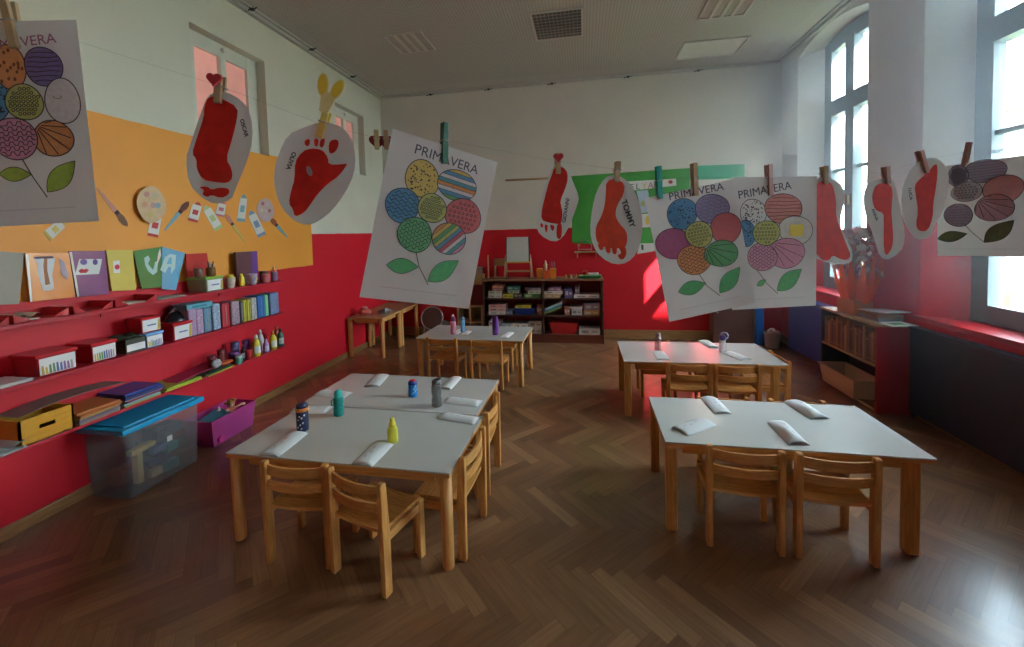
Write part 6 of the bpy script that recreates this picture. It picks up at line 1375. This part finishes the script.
def flower_sheet(key, label, peglabels, sc=1.0, push=None, lead=None):
    d = dict(ART[key])
    if push: o = Vector(d['o']); e = Vector((0, 0, CAMZ)); d['o'] = tuple(e+(o-e)*push); sc = push
    M = hang(None, d, peglabels, sc); rr = random.Random(len(key)*13+5)
    b = MB(); mats = [M_sheet]; w, h = .21*sc, .297*sc; nx = 6
    for i in range(nx):
        xa, xb = w*i/nx, w*(i+1)/nx
        b.face([(xa, 0, -h), (xb, 0, -h), (xb, 0, 0), (xa, 0, 0)])
    lay_ = 1
    for (kind, cx, cy, rx, ry) in d['petals']:
        cx, cy, rx, ry = (v*sc for v in (cx, cy, rx, ry))
        if kind == 'stripes': bands(b, cx, cy, rx, ry, ('yellow', 'blue', 'white', 'teal', 'orange', 'white', 'blue', 'dkgreen'), 4, lay_, mats)
        elif kind == 'rainbow': bands(b, cx, cy, rx, ry, ('orange', 'yellow', 'dkgreen', 'lime', 'blue', 'crimson', 'white', 'teal', 'pink'), -52, lay_, mats)
        else:
            petal(b, kind, cx, cy, rx, ry, lay_, mats, rr)
            if kind == 'yolk':
                m = mat('yolk yellow', (.62, .45, .05), .7); mats.append(m); y = -.0006-lay_*LY-.0001; b.face([((cx+x*rx*.42+rx*.05)/1000, y, -(cy+z*ry*.42)/1000) for x, z in ((-1, -1), (1, -1), (1, 1), (-1, 1))], mats.index(m))
        lay_ += 1
    mi = len(mats); mats.append(M_ink); st = [(x*sc, y*sc) for x, y in d['stem']]
    y = -.0008
    for (x0, y0), (x1, y1) in zip(st[:-1], st[1:]):
        l = math.hypot(x1-x0, y1-y0) or 1; nx_, ny_ = -(y1-y0)/l*.8, (x1-x0)/l*.8; b.face([(p[0]/1000, y, -p[1]/1000) for p in ((x0+nx_, y0+ny_), (x1+nx_, y1+ny_), (x1-nx_, y1-ny_), (x0-nx_, y0-ny_))], mi)
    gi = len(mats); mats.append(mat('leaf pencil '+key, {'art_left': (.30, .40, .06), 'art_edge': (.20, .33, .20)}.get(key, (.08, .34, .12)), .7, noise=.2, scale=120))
    for (a, c) in d['leaves']:
        (x0, y0), (x1, y1) = [(v[0]*sc, v[1]*sc) for v in (a, c)]; l = math.hypot(x1-x0, y1-y0); nx_, ny_ = -(y1-y0)/l, (x1-x0)/l; up = []; dn = []
        for k in range(11):
            q = k/10; s = math.sin(PI*q**.9)*l*.24; X_, Y_ = x0+(x1-x0)*q, y0+(y1-y0)*q; up.append((X_+nx_*s, Y_+ny_*s)); dn.append((X_-nx_*s, Y_-ny_*s))
        loop = up+dn[::-1][1:-1]; b.face([(p[0]/1000, -.0008, -p[1]/1000) for p in loop], gi); lp = loop+loop[:1]
        for (xa, ya), (xb, yb_) in zip(lp[:-1], lp[1:]):
            ll = math.hypot(xb-xa, yb_-ya) or 1; ux, uy = -(yb_-ya)/ll*.55, (xb-xa)/ll*.55; b.face([(p[0]/1000, -.0010, -p[1]/1000) for p in ((xa+ux, ya+uy), (xb+ux, yb_+uy), (xb-ux, yb_-uy), (xa-ux, ya-uy))], mi)
    gl = len(mats); mats.append(mat('printed rule', (.48, .48, .50), .7)); b.face([(x, -.0007, z) for x, z in ((.03*sc, -h+.022), (w-.03*sc, -h+.022), (w-.03*sc, -h+.0235), (.03*sc, -h+.0235))], gl)
    o = b.build('flower_drawing', mats, recalc=False); o.matrix_world = M; tag(o, label, 'drawing', 'children\'s flower drawings on the line')
    if d['text']:
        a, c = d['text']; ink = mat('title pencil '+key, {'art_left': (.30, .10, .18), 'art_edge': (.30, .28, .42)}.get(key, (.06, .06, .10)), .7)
        text_obj('PRIMAVERA', .028*sc, ink, o, (a[0]*sc/1000, -.0011, -(a[1]*sc+16)/1000), (R(90), R(math.degrees(math.atan2(c[1]-a[1], c[0]-a[0]))), 0), width=math.hypot(c[0]-a[0], c[1]-a[1])*sc/1000)
    return o
def print_sheet(key, label, peglabels, paint_m, word=None, name='footprint', cat='footprint'):
    d = ART[key]; M = hang(None, d, peglabels)
    b = MB(); pts = d['paper']; n = len(pts); sm = []
    for i in range(n):                                    # one round of corner cutting for a scissor-cut edge
        (x0, y0), (x1, y1) = pts[i], pts[(i+1) % n]; sm += [(x0*.75+x1*.25, y0*.75+y1*.25), (x0*.25+x1*.75, y0*.25+y1*.75)]
    b.face([(x/1000, 0, -y/1000) for x, y in sm])
    for r_ in d['reds']:
        n = len(r_); s2 = []
        for i in range(n):
            (x0, y0), (x1, y1) = r_[i], r_[(i+1) % n]; s2 += [(x0*.75+x1*.25, y0*.75+y1*.25), (x0*.25+x1*.75, y0*.25+y1*.75)]
        b.face([(x/1000, -.0008, -y/1000) for x, y in s2], 1)
    if key == 'hand':                                     # bare patch in the palm
        q = d['hole']; b.face([(q[0]/1000+.005*x, -.0011, -q[1]/1000+.008*z-.003*x) for x, z in arc2(0, 0, 1, 1, 12)], 0)
    o = b.build(name, [M_fpap, paint_m], recalc=False); o.matrix_world = M; tag(o, label, cat, 'red painted prints on the line')
    if word and d['text']:
        a, c = d['text']; text_obj(word, .02, M_ink, o, (a[0]/1000, -.0012, -a[1]/1000), (R(90), R(math.degrees(math.atan2(c[1]-a[1], c[0]-a[0]))), 0), width=math.hypot(c[0]-a[0], c[1]-a[1])/1000*1.1, bold=.0006)
    return o
flower_sheet('art_left', 'flower drawing cut off by the left picture edge, with a leopard spotted petal', ['plain wooden peg on the leftmost flower drawing'])
print_sheet('foot_large', 'large red footprint on cut paper, leftmost of the footprints', ['wooden peg with a red heart on the large left footprint'], M_paint, 'OSCAR')
print_sheet('hand', 'red handprint on oval cut paper', ['yellow peg with two oval wings on the handprint'], M_paint, 'OLIVIA', 'handprint', 'handprint')
for dx, lab in ((-.0075, 'left one of the two heart pegs with nothing hanging from them'), (.0085, 'right one of the two heart pegs with nothing hanging from them')):
    u = Vector((math.cos(.42), math.sin(.42), 0)); c = Vector((-.348, .678, 1.820))+u*dx*1.0
    Mh = Matrix(((-u.x, u.y, 0, c.x), (-u.y, -u.x, 0, c.y), (0, 0, 1, c.z), (0, 0, 0, 1)))
    t = peg('heart', (0, -17), (0, 17), Mh, lab); t.scale = (.72, .72, .72)
    for ch in kids(t):
        if ch.name.startswith('heart'): ch.scale = (1.7, 1, 1.7); ch.location.z = -.022
    hp = c+Vector((0, 0, .003)); LINE.append(hp)
flower_sheet('art_center', 'largest flower drawing in the middle with yellow, striped, blue and green petals', ['dark green peg on the large central flower drawing'])
print_sheet('foot_thin', 'narrow red footprint with pointed paper, right of the central drawing', ['wooden peg with a red heart on the narrow footprint'], M_paint, 'GIOVANNI')
print_sheet('foot_orange', 'orange red footprint on a wide oval paper in front of the green display', ['plain wooden peg on the orange red footprint'], M_paint2, 'TOMMY')
flower_sheet('art_right', 'flower drawing with a plain red petal and a blue dotted one, in front', ['teal peg on the drawing with the plain red petal', 'plain wooden peg on the drawing with the plain red petal'])
flower_sheet('art_behind', 'flower drawing with a white petal holding a yellow square, rear one of the right pair', ['pinkish wooden peg on the drawing with the yellow square'], push=1.075)
print_sheet('foot_wide', 'wide red footprint beside the drawing with the yellow square', ['plain wooden peg on the wide red footprint'], M_paint)
print_sheet('foot_narrow', 'narrow pale bordered footprint in front of the dried flowers', ['pinkish wooden peg on the pale bordered footprint'], M_paint, 'ANNA')
print_sheet('foot_small', 'pale bordered footprint overlapping the far right flower drawing', ['pinkish wooden peg on the footprint by the far right drawing'], M_paint, 'LUCA')
GLARE_WASH[0] = 1                                           # window glare washed into this sheet's pencil colours
flower_sheet('art_edge', 'glare paled flower drawing cut off by the right picture edge, with one red petal', ['pinkish wooden peg on the far right flower drawing'])
LINE.sort(key=lambda p: p.x)
A_, Z_ = LINE[0], LINE[-1]
P0 = A_+(A_-Z_)*1.2; P0 = Vector((XL+.02, A_.y-.40, 2.25)); P1 = Vector((XR-.02, 2.12, 2.05))
b = MB(); b.tube([P0]+LINE+[P1], .00025, 5); tag(b.build('hanging_line', mat('nylon line', (.6, .6, .58), .3, alpha=.2)), 'thin nylon line that carries the pegged drawings and footprints', 'line')

# ------------------------------------------------------------------ small fittings belong to the part they sit on
RULES = {'knob': 'door', 'badge': 'door', 'label': 'body', 'rim': 'body', 'zip': 'body', 'spring': 'jaw', 'print': 'body', 'spine_band': 'cover', 'pane': 'window_frame', 'handle': 'window_frame', 'sticker': 'body', 'rib': 'body', 'ledge': 'board', 'board_frame': 'board', 'teat': 'lid', 'spout': 'lid', 'castor': 'body', 'flap': 'body', 'hair': 'head', 'wing': 'wing_base', 'louvre': 'frame', 'felt_scraps': 'body'}
base_name = lambda o: o.name.split('.')[0]
for root in [o for o in bpy.data.objects if o.parent is None and o.type == 'EMPTY']:
    ch = kids(root)
    for c in ch:
        tgt = RULES.get(base_name(c))
        sib = next((s for s in ch if tgt and base_name(s) == tgt and s is not c), None)
        if sib is not None and sib.location.length < 1e-6 and abs(sib.rotation_euler.z) < 1e-6: c.parent = sib

# ------------------------------------------------------------------ glare veil by the bright windows, added to imitate lens glare
hz = bpy.data.materials.new('glare veil'); hz.use_nodes = True
n = hz.node_tree.nodes; l = hz.node_tree.links; n.remove(n['Principled BSDF'])
vs = n.new('ShaderNodeVolumeScatter'); vs.inputs['Anisotropy'].default_value = .5; vs.inputs['Color'].default_value = (.90, .97, 1, 1)
g = n.new('ShaderNodeNewGeometry'); sx = n.new('ShaderNodeSeparateXYZ'); l.new(g.outputs['Position'], sx.inputs['Vector'])
mr = n.new('ShaderNodeMapRange'); mr.interpolation_type = 'SMOOTHSTEP'; l.new(sx.outputs['X'], mr.inputs['Value'])
for k, v in (('From Min', .2), ('From Max', 2.6), ('To Min', 0), ('To Max', .11)): mr.inputs[k].default_value = v
mz = n.new('ShaderNodeMapRange'); mz.interpolation_type = 'SMOOTHSTEP'; l.new(sx.outputs['Z'], mz.inputs['Value'])
for k, v in (('From Min', .75), ('From Max', 2.2), ('To Min', .02), ('To Max', 1)): mz.inputs[k].default_value = v
mm = n.new('ShaderNodeMath'); mm.operation = 'MULTIPLY'; l.new(mr.outputs['Result'], mm.inputs[0]); l.new(mz.outputs['Result'], mm.inputs[1])
l.new(mm.outputs['Value'], vs.inputs['Density'])
l.new(vs.outputs['Volume'], n['Material Output'].inputs['Volume'])
b = MB(); b.span((.2, 1.0, .002), (XR-.002, YB-.002, ZC-.04)); o = b.build('veil', hz); o['kind'] = 'stuff'; tag(o, 'thin bright haze added as lens glare by the tall windows', 'veil', kind='stuff')
